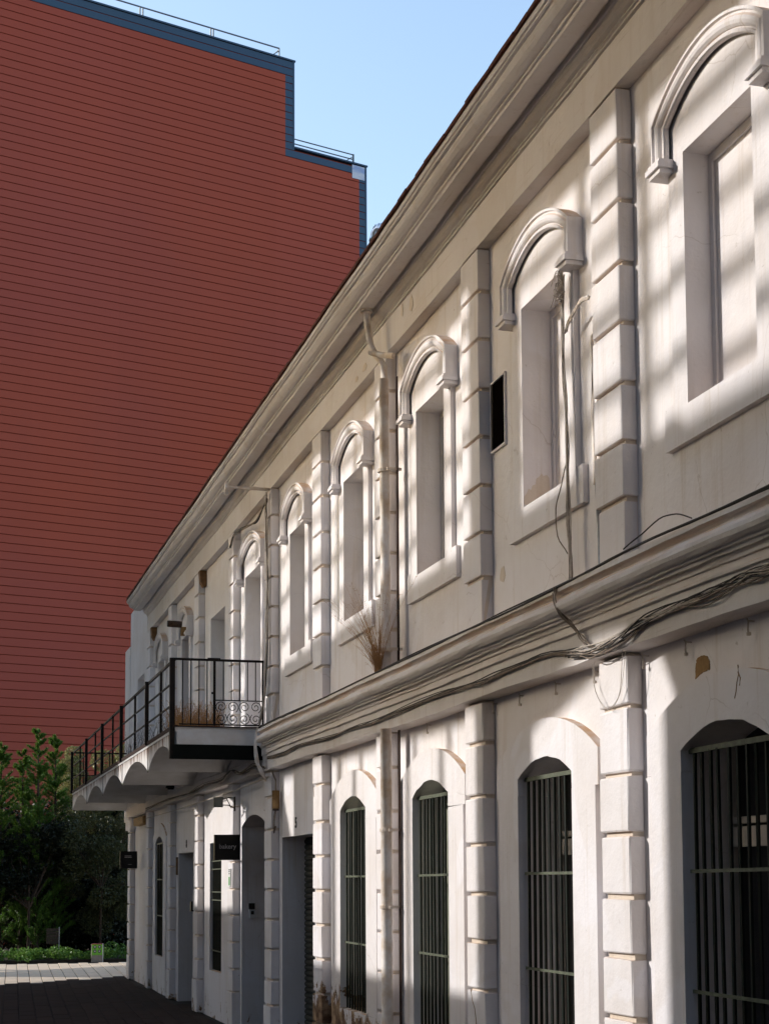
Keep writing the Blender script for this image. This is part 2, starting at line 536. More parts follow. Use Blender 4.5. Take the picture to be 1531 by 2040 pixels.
def build_paving():
    bed = MB(); bed.quad((-5.9, -6, -0.012), (9.0, -6, -0.012), (9.0, 33.65, -0.012), (-5.9, 33.65, -0.012))
    pav = tag(bed.build('pavement', 'joint_dark'), kind='structure')
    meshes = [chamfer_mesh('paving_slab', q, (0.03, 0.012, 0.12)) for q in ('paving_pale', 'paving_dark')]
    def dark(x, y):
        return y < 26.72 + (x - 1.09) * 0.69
    a = math.radians(-2.75)
    ux, uy = Vector((math.cos(a), math.sin(a))), Vector((-math.sin(a), math.cos(a)))
    w, l = 0.205, 0.62
    rest = {0: MB(), 1: MB()}
    cand = []
    for i in range(-45, 60):
        for j in range(-14, 60):
            off = 0.5 * l if i % 2 else 0.0
            c = ux * (i * w) + uy * (j * l + off)
            x, y = c.x + 0.4, c.y
            if not (-5.7 < x < 8.6 and -5.5 < y < 33.3):
                continue
            if x > 3.27 and y < 28.4:
                continue
            vis = y > 18.3 and 0.036 * y + 0.1 < x < (3.4 if y < 27.6 else 0.118 * y + 0.25)
            cand.append((vis, x, y))
    nvis = 0
    for vis, x, y in cand:
        if vis and nvis < 300:
            nvis += 1
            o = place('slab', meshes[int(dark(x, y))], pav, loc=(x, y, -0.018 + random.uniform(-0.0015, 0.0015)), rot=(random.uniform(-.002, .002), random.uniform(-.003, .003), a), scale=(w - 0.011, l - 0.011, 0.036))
        else:
            hx, hy = (w - 0.011) / 2, (l - 0.011) / 2
            P = [Vector((x, y)) + ux * sx * hx + uy * sy * hy for sx, sy in ((-1, -1), (1, -1), (1, 1), (-1, 1))]
            V = [(p.x, p.y, -0.03) for p in P] + [(p.x, p.y, 0.0) for p in P]
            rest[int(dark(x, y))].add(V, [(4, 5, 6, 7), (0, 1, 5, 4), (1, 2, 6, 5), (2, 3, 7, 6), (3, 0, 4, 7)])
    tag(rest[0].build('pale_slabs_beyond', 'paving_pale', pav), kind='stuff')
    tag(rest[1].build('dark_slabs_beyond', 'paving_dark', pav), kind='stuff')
build_paving()

# planting bed beyond the paving
sb = MB(); sb.box(-8, 9.5, 33.66, 41, -0.02, 0.05)
tag(sb.build('planting_soil', 'soil'), kind='structure')

# ================================================================== WHITE BUILDING
B = thing('white_building', (XW, 16.0, 0.0), 'long two storey white plastered building with quoined pilasters and arched windows', 'building')

LOW_ARCH = [6.17, 8.273, 10.394, 12.481]            # centres of the barred arched windows
UP_WIN = [6.14, 8.25, 10.38, 12.48, 14.58]          # blind upper windows
holes = []
def hole(y0, y1, z0, z1):
    holes.append((y0, y1, z0, z1))
for c in LOW_ARCH:
    hole(c - 0.43, c + 0.43, 0.58, 2.37)
hole(14.0, 15.40, -0.02, 2.085)      # door 5
hole(16.17, 17.55, -0.02, 2.40)      # arched bakery door
hole(18.84, 19.66, 0.56, 2.13)       # bakery window
hole(20.95, 22.28, -0.02, 2.05)      # door 8
hole(23.64, 24.54, 0.52, 2.37)       # far arched window
for c in UP_WIN:
    hole(c - 0.345, c + 0.345, 3.81, 5.06)
hole(16.30, 17.22, 3.21, 5.06)
hole(18.65, 19.66, 3.21, 4.965)
hole(21.21, 21.91, 3.21, 5.06)
hole(23.63, 24.28, 3.21, 5.06)

def grid_wall(mb, X, y0, y1, z0, z1, hs):
    ys = sorted({y0, y1, *[h[0] for h in hs], *[h[1] for h in hs]})
    zs = sorted({z0, z1, *[h[2] for h in hs], *[h[3] for h in hs]})
    for i in range(len(ys) - 1):
        for j in range(len(zs) - 1):
            cy, cz = (ys[i] + ys[i + 1]) / 2, (zs[j] + zs[j + 1]) / 2
            if any(h[0] < cy < h[1] and h[2] < cz < h[3] for h in hs) or cz < z0:
                continue
            mb.quad((X, ys[i], zs[j]), (X, ys[i + 1], zs[j]), (X, ys[i + 1], zs[j + 1]), (X, ys[i], zs[j + 1]))

def reveal(mb, X0, X1, y0, y1, z0, z1, sill=True):
    mb.quad((X0, y1, z0), (X1, y1, z0), (X1, y1, z1), (X0, y1, z1))
    mb.quad((X0, y0, z0), (X1, y0, z0), (X1, y0, z1), (X0, y0, z1))
    mb.quad((X0, y0, z1), (X1, y0, z1), (X1, y1, z1), (X0, y1, z1))
    if sill:
        mb.quad((X0, y0, z0), (X1, y0, z0), (X1, y1, z0), (X0, y1, z0))

w = MB()
grid_wall(w, XW, 1.0, 25.2, -0.02, 5.70, [h for h in holes])
reveal(w, XW, XW + 0.24, 14.0, 15.40, -0.02, 2.085, False)
reveal(w, XW, XW + 0.20, 18.84, 19.66, 0.56, 2.13)
reveal(w, XW, XW + 0.40, 20.95, 22.28, -0.02, 2.05, False)
reveal(w, XW, XW + 0.25, 18.65, 19.66, 3.21, 4.965)
wall = w.build('wall', 'plaster', B)

# hidden body of the building (dark core behind the openings, roof, ends)
core = MB()
core.box(3.80, 10.5, 1.0, 27.4, -0.02, 5.9)
core.quad((3.335, 1.0, -0.02), (3.80, 1.0, -0.02), (3.80, 1.0, 5.9), (3.335, 1.0, 5.9))
core.build('rear_body', 'interior', B)

# last plain bay, flush with the pilasters
e = MB()
grid_wall(e, XP, 25.215, 27.40, 2.75, 6.30, [(25.50, 26.40, 3.21, 5.03)])
reveal(e, XP, XP + 0.22, 25.50, 26.40, 3.21, 5.03)
e.quad((XP, 27.40, 2.75), (3.9, 27.40, 2.75), (3.9, 27.40, 6.3), (XP, 27.40, 6.3))
e.quad((XP, 25.215, 5.7), (3.9, 25.215, 5.7), (3.9, 25.215, 6.3), (XP, 25.215, 6.3))
e.quad((XP, 25.215, 6.3), (3.9, 25.215, 6.3), (3.9, 27.4, 6.3), (XP, 27.4, 6.3))
e.quad((XP + 0.22, 25.5, 3.21), (XP + 0.22, 26.4, 3.21), (XP + 0.22, 26.4, 5.03), (XP + 0.22, 25.5, 5.03))
e.build('end_wall', 'plaster_high', B)
e = MB()
e.quad((XW, 25.2, -0.02), (XW, 27.62, -0.02), (XW, 27.62, 2.75), (XW, 25.2, 2.75))
e.quad((XW, 27.62, -0.02), (9, 27.62, -0.02), (9, 27.62, 2.75), (XW, 27.62, 2.75))
e.box(3.24, 3.9, 27.402, 28.1, 2.7, 5.73)
e.box(XP + 0.01, 3.9, 27.2, 28.05, 2.55, 2.74)
e.build('end_bay_wall', 'plaster', B)

# ---- arched plates (lower windows, arched doors)
def arch_pts(cy, hw, zs, rise, n=14):
    R = (hw * hw + rise * rise) / (2 * rise)
    zc = zs + rise - R
    a = math.asin(min(1.0, hw / R))
    return [(cy + R * math.sin(t), zc + R * math.cos(t)) for t in [-a + 2 * a * i / n for i in range(n + 1)]]

def arched_plate(cy, hw, z0, zs, rise, ow, ow2, zsh0, zsh1, orise, X0, X1, Xb, name='window_surround', mat='plaster', zb=-0.02, sill=True, jit=0.0):
    inner = [(cy - hw, z0), (cy - hw, zsh0), (cy - hw, zsh0)] + arch_pts(cy, hw, zs, rise) + [(cy + hw, zsh0), (cy + hw, zsh0), (cy + hw, z0)]
    outer = [(cy - ow, z0), (cy - ow, zsh0), (cy - ow2, zsh0)] + arch_pts(cy, ow2, zsh1, orise) + [(cy + ow2, zsh0), (cy + ow, zsh0), (cy + ow, z0)]
    inner = [(y + random.uniform(-jit, jit), z + random.uniform(-jit, jit)) for y, z in inner]
    m = MB()
    n = len(inner)
    for i in range(n - 1):
        a, b, c, d = inner[i], inner[i + 1], outer[i + 1], outer[i]
        m.quad((X0, *a), (X0, *b), (X0, *c), (X0, *d))
        m.quad((X0, *a), (Xb, *a), (Xb, *b), (X0, *b))
        m.quad((X0, *d), (X1, *d), (X1, *c), (X0, *c))
    if sill:
        m.quad((X0, cy - ow, zb), (X0, cy + ow, zb), (X0, cy + ow, z0), (X0, cy - ow, z0))
        m.quad((X0, cy - hw, z0), (Xb, cy - hw, z0), (Xb, cy + hw, z0), (X0, cy + hw, z0))
        for s in (-1, 1):
            m.quad((X0, cy + s * ow, zb), (X1, cy + s * ow, zb), (X1, cy + s * ow, z0), (X0, cy + s * ow, z0))
    return m.build(name, mat, B)

def bar_mesh(n):
    m = MB(); m.box(-0.5, 0.5, -0.5, 0.5, 0.0, 1.0)
    return m.mesh('bar', n)
BAR = bar_mesh('bar_green')
BARR = bar_mesh('rail_green')

def barred_window(cy, hw=0.405, z0=0.60, ztop=2.235, X=3.335, nb=10, rails=(1.68, 1.135), back=3.56, transom=1.84, shut=False):
    gr = MB(); gr.box(X - 0.010, X + 0.010, cy - hw, cy + hw, ztop - 0.012, ztop + 0.012)
    gro = gr.build('window_grille', 'rail_green', B)
    for k in range(nb):
        y = cy - hw + 0.035 + (2 * hw - 0.07) * k / (nb - 1)
        place('bar', BAR, gro, loc=(X, y + random.uniform(-.004, .004), z0 + 0.005), scale=(0.013, 0.013, ztop - z0 - 0.01), rot=(random.uniform(-.006, .006), random.uniform(-.003, .003), random.uniform(0, .5)))
    for r in rails:
        place('cross_rail', BARR, gro, loc=(X - 0.011, cy, r), scale=(0.006, 2 * hw - 0.002, 0.016), rot=(random.uniform(-.006, .006), 0, 0))
    fr = MB()
    X0, X1 = back - 0.045, back
    t = 0.055
    fr.box(X0, X1, cy - hw, cy - hw + t, z0, ztop + 0.12)
    fr.box(X0, X1, cy + hw - t, cy + hw, z0, ztop + 0.12)
    fr.box(X0 - 0.02, X1, cy - hw + t, cy + hw - t, transom - 0.045, transom + 0.045)
    fr.box(X0 - 0.01, X1, cy - hw + t, cy + hw - t, transom + 0.06, transom + 0.09)
    fr.box(X0, X1, cy - hw + t, cy + hw - t, z0, z0 + 0.08)
    fr.box(X0, X1, cy - 0.03, cy + 0.03, z0 + 0.08, transom - 0.045)
    f = fr.build('window_frame', 'wood_frame', B)
    for (a, b, c, d) in ((cy - hw + t, cy - 0.03, z0 + .08, transom - .045), (cy + 0.03, cy + hw - t, z0 + .08, transom - .045), (cy - hw + t, cy + hw - t, transom + .09, ztop + .14)):
        p = MB(); p.quad((back - .012, a, c), (back - .012, b, c), (back - .012, b, d), (back - .012, a, d))
        p.build('pane', 'dark_glass', f)
    if shut:
        for a in range(6):
            y0 = cy - hw + 0.055 + a * (2 * hw - 0.11) / 6
            q = MB(); q.box(back - 0.075, back - 0.047, y0 + 0.004, y0 + (2 * hw - 0.11) / 6 - 0.004, z0 + 0.03, ztop + 0.06)
            q.build('shutter_board', 'shutter_green', f)

for k, c in enumerate(LOW_ARCH):
    arched_plate(c, 0.405, 0.60, 2.235, 0.105, 0.72, 0.76, 2.14, 2.335, 0.222, XW - 0.05, XW, XW + 0.225, jit=0.004)
    barred_window(c, shut=k >= 2)
# arched bakery door (plain surround)
arched_plate(16.86, 0.66, -0.02, 2.262, 0.11, 0.72, 0.72, 2.2, 2.35, 0.12, XW - 0.004, XW, XW + 0.42, name='door_surround', sill=False)
arched_plate(24.10, 0.42, 0.54, 2.235, 0.105, 0.72, 0.72, 2.14, 2.335, 0.21, XW - 0.025, XW, XW + 0.22)
barred_window(24.10, hw=0.42, z0=0.54, nb=9, X=3.34)

# doors
def plank_door(name, y0, y1, z1, X, mat, rib=0.0, nrib=0):
    m = MB(); m.box(X, X + 0.04, y0, y1, -0.01, z1)
    d = m.build(name, mat, B)
    return d
d5 = plank_door('roller_shutter', 14.0, 15.40, 2.085, XW + 0.24, 'shutter')
slat = MB(); slat.prism_y([(0, 0), (-0.014, 0.012), (-0.018, 0.03), (-0.012, 0.045), (0, 0.052)], -0.69, 0.69)
SL = slat.mesh('slat', 'shutter')
for i in range(38):
    place('slat', SL, d5, loc=(XW + 0.239, 14.70, 0.02 + i * 0.054))
d6 = plank_door('bakery_door', 16.2, 17.52, 2.37, XW + 0.42, 'wood_dark')
d8 = plank_door('entrance_door', 20.95, 22.28, 2.05, XW + 0.40, 'wood_dark')
for d, ys, X in ((d6, (16.3, 16.9, 17.45), XW + 0.42), (d8, (21.05, 21.6, 22.2), XW + 0.40)):
    for a, b in ((ys[0], ys[1] - .04), (ys[1] + .04, ys[2])):
        for z0, z1 in ((0.2, 0.95), (1.1, 1.95)):
            m = MB(); m.box(X - 0.015, X + 0.001, a, b, z0, z1)
            m.build('panel', 'wood_dark', d)
# bakery window: dark frame, glass, ornamental grille
bw = MB()
for a, b, c, d in ((18.84, 18.89, .56, 2.13), (19.61, 19.66, .56, 2.13), (18.89, 19.61, .56, .62), (18.89, 19.61, 2.07, 2.13), (19.22, 19.28, .62, 2.07)):
    bw.box(XW + 0.14, XW + 0.19, a, b, c, d)
bwf = bw.build('window_frame', 'wood_dark', B)
p = MB(); p.quad((XW + .175, 18.84, .56), (XW + .175, 19.66, .56), (XW + .175, 19.66, 2.13), (XW + .175, 18.84, 2.13))
p.build('pane', 'dark_glass', bwf)
gr = MB()
for z in (0.80, 1.42, 1.52, 1.80, 1.90):
    gr.box(XW + 0.02, XW + 0.03, 18.85, 19.65, z, z + 0.012)
gg = gr.build('window_grille', 'rail_green', B)
for k in range(13):
    place('bar', BAR, gg, loc=(XW + 0.036, 18.88 + k * 0.0617, 0.57), scale=(0.010, 0.010, 1.55))

# ---- pilasters with quoin blocks
BLK = [chamfer_mesh('block', 'plaster_block', (0.06, 0.022, 0.022), 0.012) for _ in range(5)]
BLKH = [chamfer_mesh('block', 'plaster_high', (0.045, 0.014, 0.016), 0.004) for _ in range(5)]
PIL = [(4.95, 5.29), (7.07, 7.41), (9.19, 9.52), (11.30, 11.63), (13.40, 13.73), (15.53, 15.87), (17.64, 17.96), (20.10, 20.45), (22.52, 22.83), (24.88, 25.21), (27.28, 27.61)]
ZL = [0.42, 0.675, 0.975, 1.275, 1.569, 1.872, 2.170, 2.499, 2.762]
ZU = [3.537, 3.82, 4.12, 4.43, 4.735, 5.06, 5.37, 5.655]
GAP = 0.024
for i, (a, b) in enumerate(PIL):
    c, wd = (a + b) / 2, b - a
    m = MB()
    m.box(XP + 0.026, XW + 0.004, a + 0.016, b - 0.016, 0.0, 2.76)
    po = m.build('lower_pilaster', 'joint_ochre', B)
    place('plinth', random.choice(BLK), po, loc=((XP - 0.006 + XW) / 2, c, 0.21), scale=(XW - XP + 0.012, wd + 0.016, 0.41))
    for z0, z1 in zip(ZL[:-1], ZL[1:]):
        j = random.uniform(-0.004, 0.004)
        g0 = GAP * random.uniform(0.7, 1.25)
        place('block', random.choice(BLK), po, loc=((XP + XW) / 2 + random.uniform(-.002, .002), c + j, (z0 + z1) / 2), scale=(XW - XP, wd, z1 - z0 - g0), rot=(random.uniform(-.006, .006), random.choice((0, 0, 0)), random.uniform(-.008, .008)))
    if i == 10:
        continue
    m = MB()
    m.box(XP + 0.026, XW + 0.004, a + 0.016, b - 0.016, 3.2, 5.65)
    po = m.build('upper_pilaster', 'joint_ochre', B)
    place('pedestal', random.choice(BLKH), po, loc=((XP + .012 + XW) / 2, c, (3.16 + 3.525) / 2), scale=(XW - XP - .012, wd - 0.03, 3.525 - 3.16))
    for z0, z1 in zip(ZU[:-1], ZU[1:]):
        g0 = GAP * random.uniform(0.85, 1.15)
        place('block', random.choice(BLKH), po, loc=((XP + XW) / 2, c + random.uniform(-.002, .002), (z0 + z1) / 2), scale=(XW - XP, wd, z1 - z0 - g0), rot=(0, 0, random.uniform(-.004, .004)))

# ---- upper windows: plate, blind panel, hood mould
def upper_plate(cy, z0=3.835, zt=5.03, zsill=3.66, hw=0.32, pw=0.47, ear=0.56, X0=XW - 0.032, depth=0.17, hood=True, hs=1.0, full=False):
    m = MB()
    zb = zsill
    zear = z0 + 0.035
    top = 5.235
    # jambs, ears, sill band
    if not full:
        for s in (-1, 1):
            ya, yb = cy + s * hw, cy + s * pw
            ye = cy + s * ear
            m.quad((X0, ya, zear), (X0, yb, zear), (X0, yb, zt), (X0, ya, zt))
            m.quad((X0, yb, zear), (XW, yb, zear), (XW, yb, top), (X0, yb, top))
            m.quad((X0, ya, zb), (X0, ye, zb), (X0, ye, zear), (X0, ya, zear))
            m.quad((X0, ye, zb), (XW, ye, zb), (XW, ye, zear), (X0, ye, zear))
            m.quad((X0, yb, zear), (X0, ye, zear), (XW, ye, zear), (XW, yb, zear))
        m.quad((X0, cy - hw, zb), (X0, cy + hw, zb), (X0, cy + hw, z0), (X0, cy - hw, z0))
        m.quad((X0, cy - ear, zb), (X0, cy + ear, zb), (XW, cy + ear, zb), (XW, cy - ear, zb))
    else:
        for s in (-1, 1):
            ya, yb = cy + s * hw, cy + s * pw
            m.quad((X0, ya, z0), (X0, yb, z0), (X0, yb, zt), (X0, ya, zt))
            m.quad((X0, yb, z0), (XW, yb, z0), (XW, yb, top), (X0, yb, top))
    arc = arch_pts(cy, pw, top, 0.19, 16)
    pts = [(cy - pw, zt), (cy + pw, zt)] + arc[::-1]
    m.add([(X0, y, z) for y, z in pts], [tuple(range(len(pts)))])
    reveal(m, X0, XW + depth, cy - hw, cy + hw, z0, zt)
    m.build('upper_surround', 'plaster_high', B)
    if hood:
        hood_mould(cy, 0.535 * hs)

def hood_mould(cy, half, zs=5.242, rise=0.20, zb=5.02, Xb=XW):
    prof = [(0.0, 0.0), (0.0, 0.100), (0.014, 0.102), (0.016, 0.086), (0.026, 0.086), (0.036, 0.097), (0.052, 0.100), (0.066, 0.094), (0.076, 0.080), (0.077, 0.070), (0.085, 0.070), (0.086, 0.080), (0.100, 0.078), (0.104, 0.066), (0.104, 0.045)]
    R = (half * half + rise * rise) / (2 * rise)
    zc = zs + rise - R
    n = 22
    rows = []
    for t, p in prof:
        h, r = half - t, R - t
        zsp = zc + math.sqrt(r * r - h * h)
        a = math.asin(h / r)
        p = p * 0.80 + (0.009 if p else 0)
        row = [(Xb - p, cy - h, zb), (Xb - p, cy - h, zsp)]
        for i in range(1, n):
            an = -a + 2 * a * i / n
            row.append((Xb - p, cy + r * math.sin(an), zc + r * math.cos(an)))
        row += [(Xb - p, cy + h, zsp), (Xb - p, cy + h, zb)]
        rows.append(row)
    m = MB()
    k = len(rows[0])
    V = [q for r in rows for q in r]
    F = []
    for i in range(len(rows) - 1):
        for j in range(k - 1):
            F.append((i * k + j, i * k + j + 1, (i + 1) * k + j + 1, (i + 1) * k + j))
    m.add(V, F)
    ho = m.build('hood_mould', 'plaster_high', B)
    for s in (-1, 1):
        b = MB()
        y = cy + s * (half - 0.054)
        b.box(XW - 0.104, XW - 0.002, y - 0.060, y + 0.060, 5.022, 5.040)
        b.box(XW - 0.114, XW - 0.002, y - 0.070, y + 0.070, 4.995, 5.021)
        b.box(XW - 0.100, XW - 0.002, y - 0.058, y + 0.058, 4.972, 4.994)
        b.build('bracket', 'plaster_high', ho)

for c in UP_WIN:
    dp = 0.115 if c < 7 else 0.165
    upper_plate(c, depth=dp)
    m = MB()
    m.box(XW + dp - 0.002, XW + 0.2, c - 0.33, c + 0.33, 3.80, 5.05)
    m.box(XW + dp - 0.016, XW + dp - 0.0025, c + 0.285, c + 0.3195, 3.836, 5.029)
    m.box(XW + dp - 0.016, XW + dp - 0.0025, c - 0.3195, c + 0.2845, 4.985, 5.029)
    m.build('blind_panel', 'plaster_grey' if c > 10 else 'plaster_high', B)
upper_plate(16.76, z0=3.215, hw=0.43, pw=0.50, full=True, depth=0.22, hs=1.28)
for cy, hw in ((21.56, 0.32), (23.955, 0.30)):
    upper_plate(cy, z0=3.215, hw=hw, pw=0.46, full=True, depth=0.22, hs=0.98)
def balcony_door(y0, y1, z1, X, mat, name='balcony_door'):
    m = MB(); m.box(X, X + 0.04, y0, y1, 3.2, z1)
    d = m.build(name, mat, B)
    for z0, zz in ((3.3, 3.95), (4.05, z1 - 0.1)):
        for a, b in ((y0 + .07, (y0 + y1) / 2 - .03), ((y0 + y1) / 2 + .03, y1 - .07)):
            k = MB(); k.box(X - 0.014, X + 0.001, a, b, z0, zz); k.build('panel', mat, d)
    return d
balcony_door(16.3, 17.22, 5.06, XW + 0.21, 'plaster_grey', 'blind_door')
balcony_door(18.64, 19.67, 4.98, XW + 0.24, 'plaster_grey', 'blind_door')
balcony_door(21.22, 21.90, 5.06, XW + 0.10, 'wood_brown')
balcony_door(23.63, 24.28, 5.06, XW + 0.10, 'wood_frame')

# small framed vent beside the second upper window, its dark inside a flat black sheet
m = MB()
for a, b, c, d in ((8.915, 9.175, 4.752, 4.766), (8.915, 9.175, 4.312, 4.326), (9.165, 9.175, 4.326, 4.752), (8.915, 8.923, 4.326, 4.752)):
    m.box(XW - 0.016, XW - 0.001, a, b, c, d)
vf = m.build('vent_frame', 'plaster_high', B)
m = MB(); m.quad((XW - 0.006, 8.92, 4.32), (XW - 0.006, 9.168, 4.32), (XW - 0.006, 9.168, 4.756), (XW - 0.006, 8.92, 4.756))  # black sheet painted as the shaded hole; the wall is uncut
m.build('vent_dark_sheet', 'sheet_black', vf)
m = MB(); m.box(XW - 0.013, XW - 0.007, 9.140, 9.164, 4.327, 4.751)
m.build('vent_jamb', 'wood_dark', vf)

# ---- cornices
up = [(3.335, 5.652), (3.25, 5.650), (3.25, 5.900), (3.236, 5.902), (3.236, 5.918), (3.226, 5.920), (3.226, 5.930), (3.205, 5.936), (3.190, 5.948), (3.182, 5.964), (3.180, 5.978), (3.168, 5.980), (3.166, 6.012), (3.140, 6.014), (3.138, 5.986), (3.046, 5.978), (3.030, 5.978), (3.028, 6.000), (3.014, 6.002), (3.013, 6.016), (2.992, 6.018), (2.972, 6.028), (2.955, 6.044), (2.946, 6.064), (2.944, 6.082), (2.926, 6.084), (2.924, 6.098), (2.914, 6.100), (2.914, 6.134), (3.335, 6.20)]
m = MB(); m.prism_y(up, 1.0, 25.16, segs=90, wob=0.0022)
m.build('roof_cornice', 'plaster_cornice', B)
mid = [(3.335, 3.195), (3.125, 3.172), (3.104, 3.168), (3.102, 3.142), (3.124, 3.138), (3.138, 3.126), (3.140, 3.114), (3.116, 3.110), (3.098, 3.098), (3.088, 3.080), (3.087, 3.062), (3.096, 3.044), (3.114, 3.032), (3.138, 3.030), (3.140, 3.018), (3.158, 3.016), (3.160, 3.002), (3.178, 3.000), (3.186, 2.990), (3.188, 2.978), (3.200, 2.976), (3.200, 2.946), (3.186, 2.942), (3.186, 2.930), (3.206, 2.926), (3.206, 2.768), (3.335, 2.762)]
m = MB(); m.prism_y(mid, 1.0, 15.50, segs=90, wob=0.0025)
m.build('storey_cornice', 'plaster_cornice', B)
low = [(3.335, 3.10), (3.20, 3.06), (3.19, 3.03), (3.215, 3.0), (3.215, 2.93), (3.228, 2.925), (3.228, 2.768), (3.335, 2.762)]
m = MB(); m.prism_y(low, 15.505, 27.6, segs=60, wob=0.004)
m.build('balcony_cornice', 'plaster_cornice', B)
# roof: tile edge and slope
rt = MB()
rt.quad((2.905, 1.0, 6.138), (2.905, 25.17, 6.138), (7.0, 25.17, 7.2), (7.0, 1.0, 7.2))
ro = rt.build('roof', 'roof_red', B)
tile = MB()
tile.box(0.0, 0.5, -0.097, 0.097, 0.0, 0.017)
TM = tile.mesh('roof_tile', 'roof_red')
for k in range(120):
    place('roof_tile', TM, ro, loc=(2.898 + random.uniform(-.004, .004), 1.3 + k * 0.199, 6.137 + random.uniform(0, .003)), rot=(random.uniform(-.012, .012), -0.26, random.uniform(-.015, .015)))

# ---- plaster losses with their own edges
def patch(name, X, cy, cz, ry, rz, mat, n=56, seed=0, axis='x', proud=0.004, rough=0.38):
    r = random.Random(seed)
    ph = [r.uniform(0, 6.28) for _ in range(4)]
    pts = []
    for i in range(n):
        a = 2 * math.pi * i / n
        k = 1 + rough * (0.5 * math.sin(2 * a + ph[0]) + 0.35 * math.sin(3 * a + ph[1]) + 0.35 * math.sin(5 * a + ph[2]) + 0.28 * math.sin(11 * a + ph[3]) + 0.32 * r.uniform(-1, 1))
        pts.append((cy + ry * k * math.cos(a), cz + rz * k * math.sin(a)))
    m = MB()
    if axis == 'x':
        V = [(X - proud, *q) for q in pts] + [(X + 0.001, *q) for q in pts]
    else:
        V = [(q[0], X - proud, q[1]) for q in pts] + [(q[0], X + 0.001, q[1]) for q in pts]
    m.add(V, [tuple(range(n))] + [(i, (i + 1) % n, n + (i + 1) % n, n + i) for i in range(n)])
    return m.build(name, mat, B)
XS = XW - 0.05
def loss(name, pts, X, mat, proud=0.003):
    # ragged outline between the given corners
    out = []
    for k in range(len(pts)):
        a, b = pts[k], pts[(k + 1) % len(pts)]
        for q in range(7):
            f = q / 7
            out.append((a[0] + (b[0] - a[0]) * f + random.uniform(-.0035, .0035), a[1] + (b[1] - a[1]) * f + random.uniform(-.0035, .0035)))
    m = MB(); n = len(out)
    m.add([(X - proud, *q) for q in out] + [(X + 0.001, *q) for q in out], [tuple(range(n))] + [(i, (i + 1) % n, n + (i + 1) % n, n + i) for i in range(n)])
    return m.build(name, mat, B)
for yy, zz, sy, sz in ((10.62, 5.80, .05, .06), (11.9, 5.74, .07, .03), (12.15, 5.72, .05, .025), (10.85, 5.83, .03, .05), (9.02, 3.52, .05, .05)):
    loss('plaster_loss', [(yy - sy, zz - sz * .3), (yy - sy * .3, zz - sz), (yy + sy, zz - sz * .5), (yy + sy * .6, zz + sz * .8), (yy - sy * .4, zz + sz)], XP if zz > 5 else XW, 'joint_ochre', 0.002)
loss('plaster_loss', [(6.505, 2.560), (6.502, 2.620), (6.488, 2.650), (6.44, 2.660), (6.385, 2.648), (6.368, 2.625), (6.366, 2.588), (6.43, 2.583)], XW, 'ochre_render')
# thin arch scars over the windows are modelled by the surround; hairline cracks
def crack(pts, r=0.0022, name='crack', mat='bare_render'):
    m = MB(); m.tube(pts, r, 4); return m.build(name, mat, B)
crack([(XS, 6.02, 2.56), (XS, 6.015, 2.52), (XS, 6.03, 2.49), (XS, 6.04, 2.45), (XS, 6.055, 2.42)], 0.0028)
crack([(XS, 6.02, 2.53), (XS, 6.00, 2.50), (XS, 6.01, 2.47)], 0.0035)
crack([(XP, 9.45, 0.97), (XP, 9.42, 0.90), (XP, 9.38, 0.86), (XP, 9.36, 0.80), (XP, 9.34, 0.7), (XP, 9.345, 0.6)], 0.004)
crack([(3.02, 7.2, 6.02), (2.99, 7.16, 6.03), (2.96, 7.05, 6.05), (2.935, 7.0, 6.08), (2.917, 6.95, 6.12)], 0.004)
m = MB()
pj = [(3.305, 3.852), (3.36, 3.85), (3.42, 3.846), (3.470, 3.842), (3.472, 3.93), (3.466, 4.02), (3.452, 4.038), (3.43, 4.03), (3.418, 4.045), (3.40, 4.02), (3.385, 4.012), (3.378, 3.975), (3.36, 3.968), (3.35, 3.94), (3.335, 3.948), (3.32, 3.915), (3.308, 3.90)]
m.add([(x, 8.5675, z) for x, z in pj], [tuple(range(len(pj)))])
m.build('plaster_loss', 'joint_ochre', B)
crack([(XP, 13.7, 2.5), (XP, 13.68, 2.4)], 0.002)

# ================================================================== BALCONY (part of the building)
XB = 2.31
beams = [15.88, 17.86, 20.38, 22.76, 25.18, 27.83]
deck = MB(); deck.box(XB + 0.004, XW, 15.86, 27.85, 3.165, 3.214)
deck = deck.build('balcony_deck', 'slab_edge', B)
for i in range(5):
    a, b = beams[i], beams[i + 1]
    arc = arch_pts((a + b) / 2, (b - a) / 2 - 0.018, 2.90, 0.19, 18)
    poly = [(a + 0.001, 2.90)] + arc + [(b - 0.001, 2.90), (b - 0.001, 3.164), (a + 0.001, 3.164)]
    m = MB(); m.prism_x(poly, XB + 0.012, XW - 0.01)
    m.m = [0] * len(m.m)
    # street face gets the stained render
    m.m[-2] = 1
    m.build('vault', ['vault_white', 'fascia_stained'], deck)
    if i:
        m = MB(); m.box(XB + 0.006, XB + 0.0115, a - 0.012, a + 0.012, 2.885, 3.2)
        m.build('strap', 'iron_black', deck)
m = MB(); m.box(XB - 0.006, XP - 0.012, 15.845, 15.879, 2.888, 3.035); m.box(XB + 0.01, XP - .012, 15.83, 15.86, 2.888, 2.90)
m.build('end_beam', 'beam_black', deck)
m = MB(); m.box(XB + 0.035, XP - 0.01, 15.842, 15.875, 3.037, 3.163)
m.build('end_fascia', 'slab_edge', deck)
m = MB(); m.box(XB - 0.004, XB + 0.045, 15.84, 27.86, 3.2145, 3.232); m.box(XB - 0.004, XB + 0.0035, 15.84, 27.86, 3.19, 3.2144)
m.box(XB + 0.0455, XP - 0.005, 15.84, 15.87, 3.2145, 3.226)
m.build('edge_angle', 'iron_rust', deck)

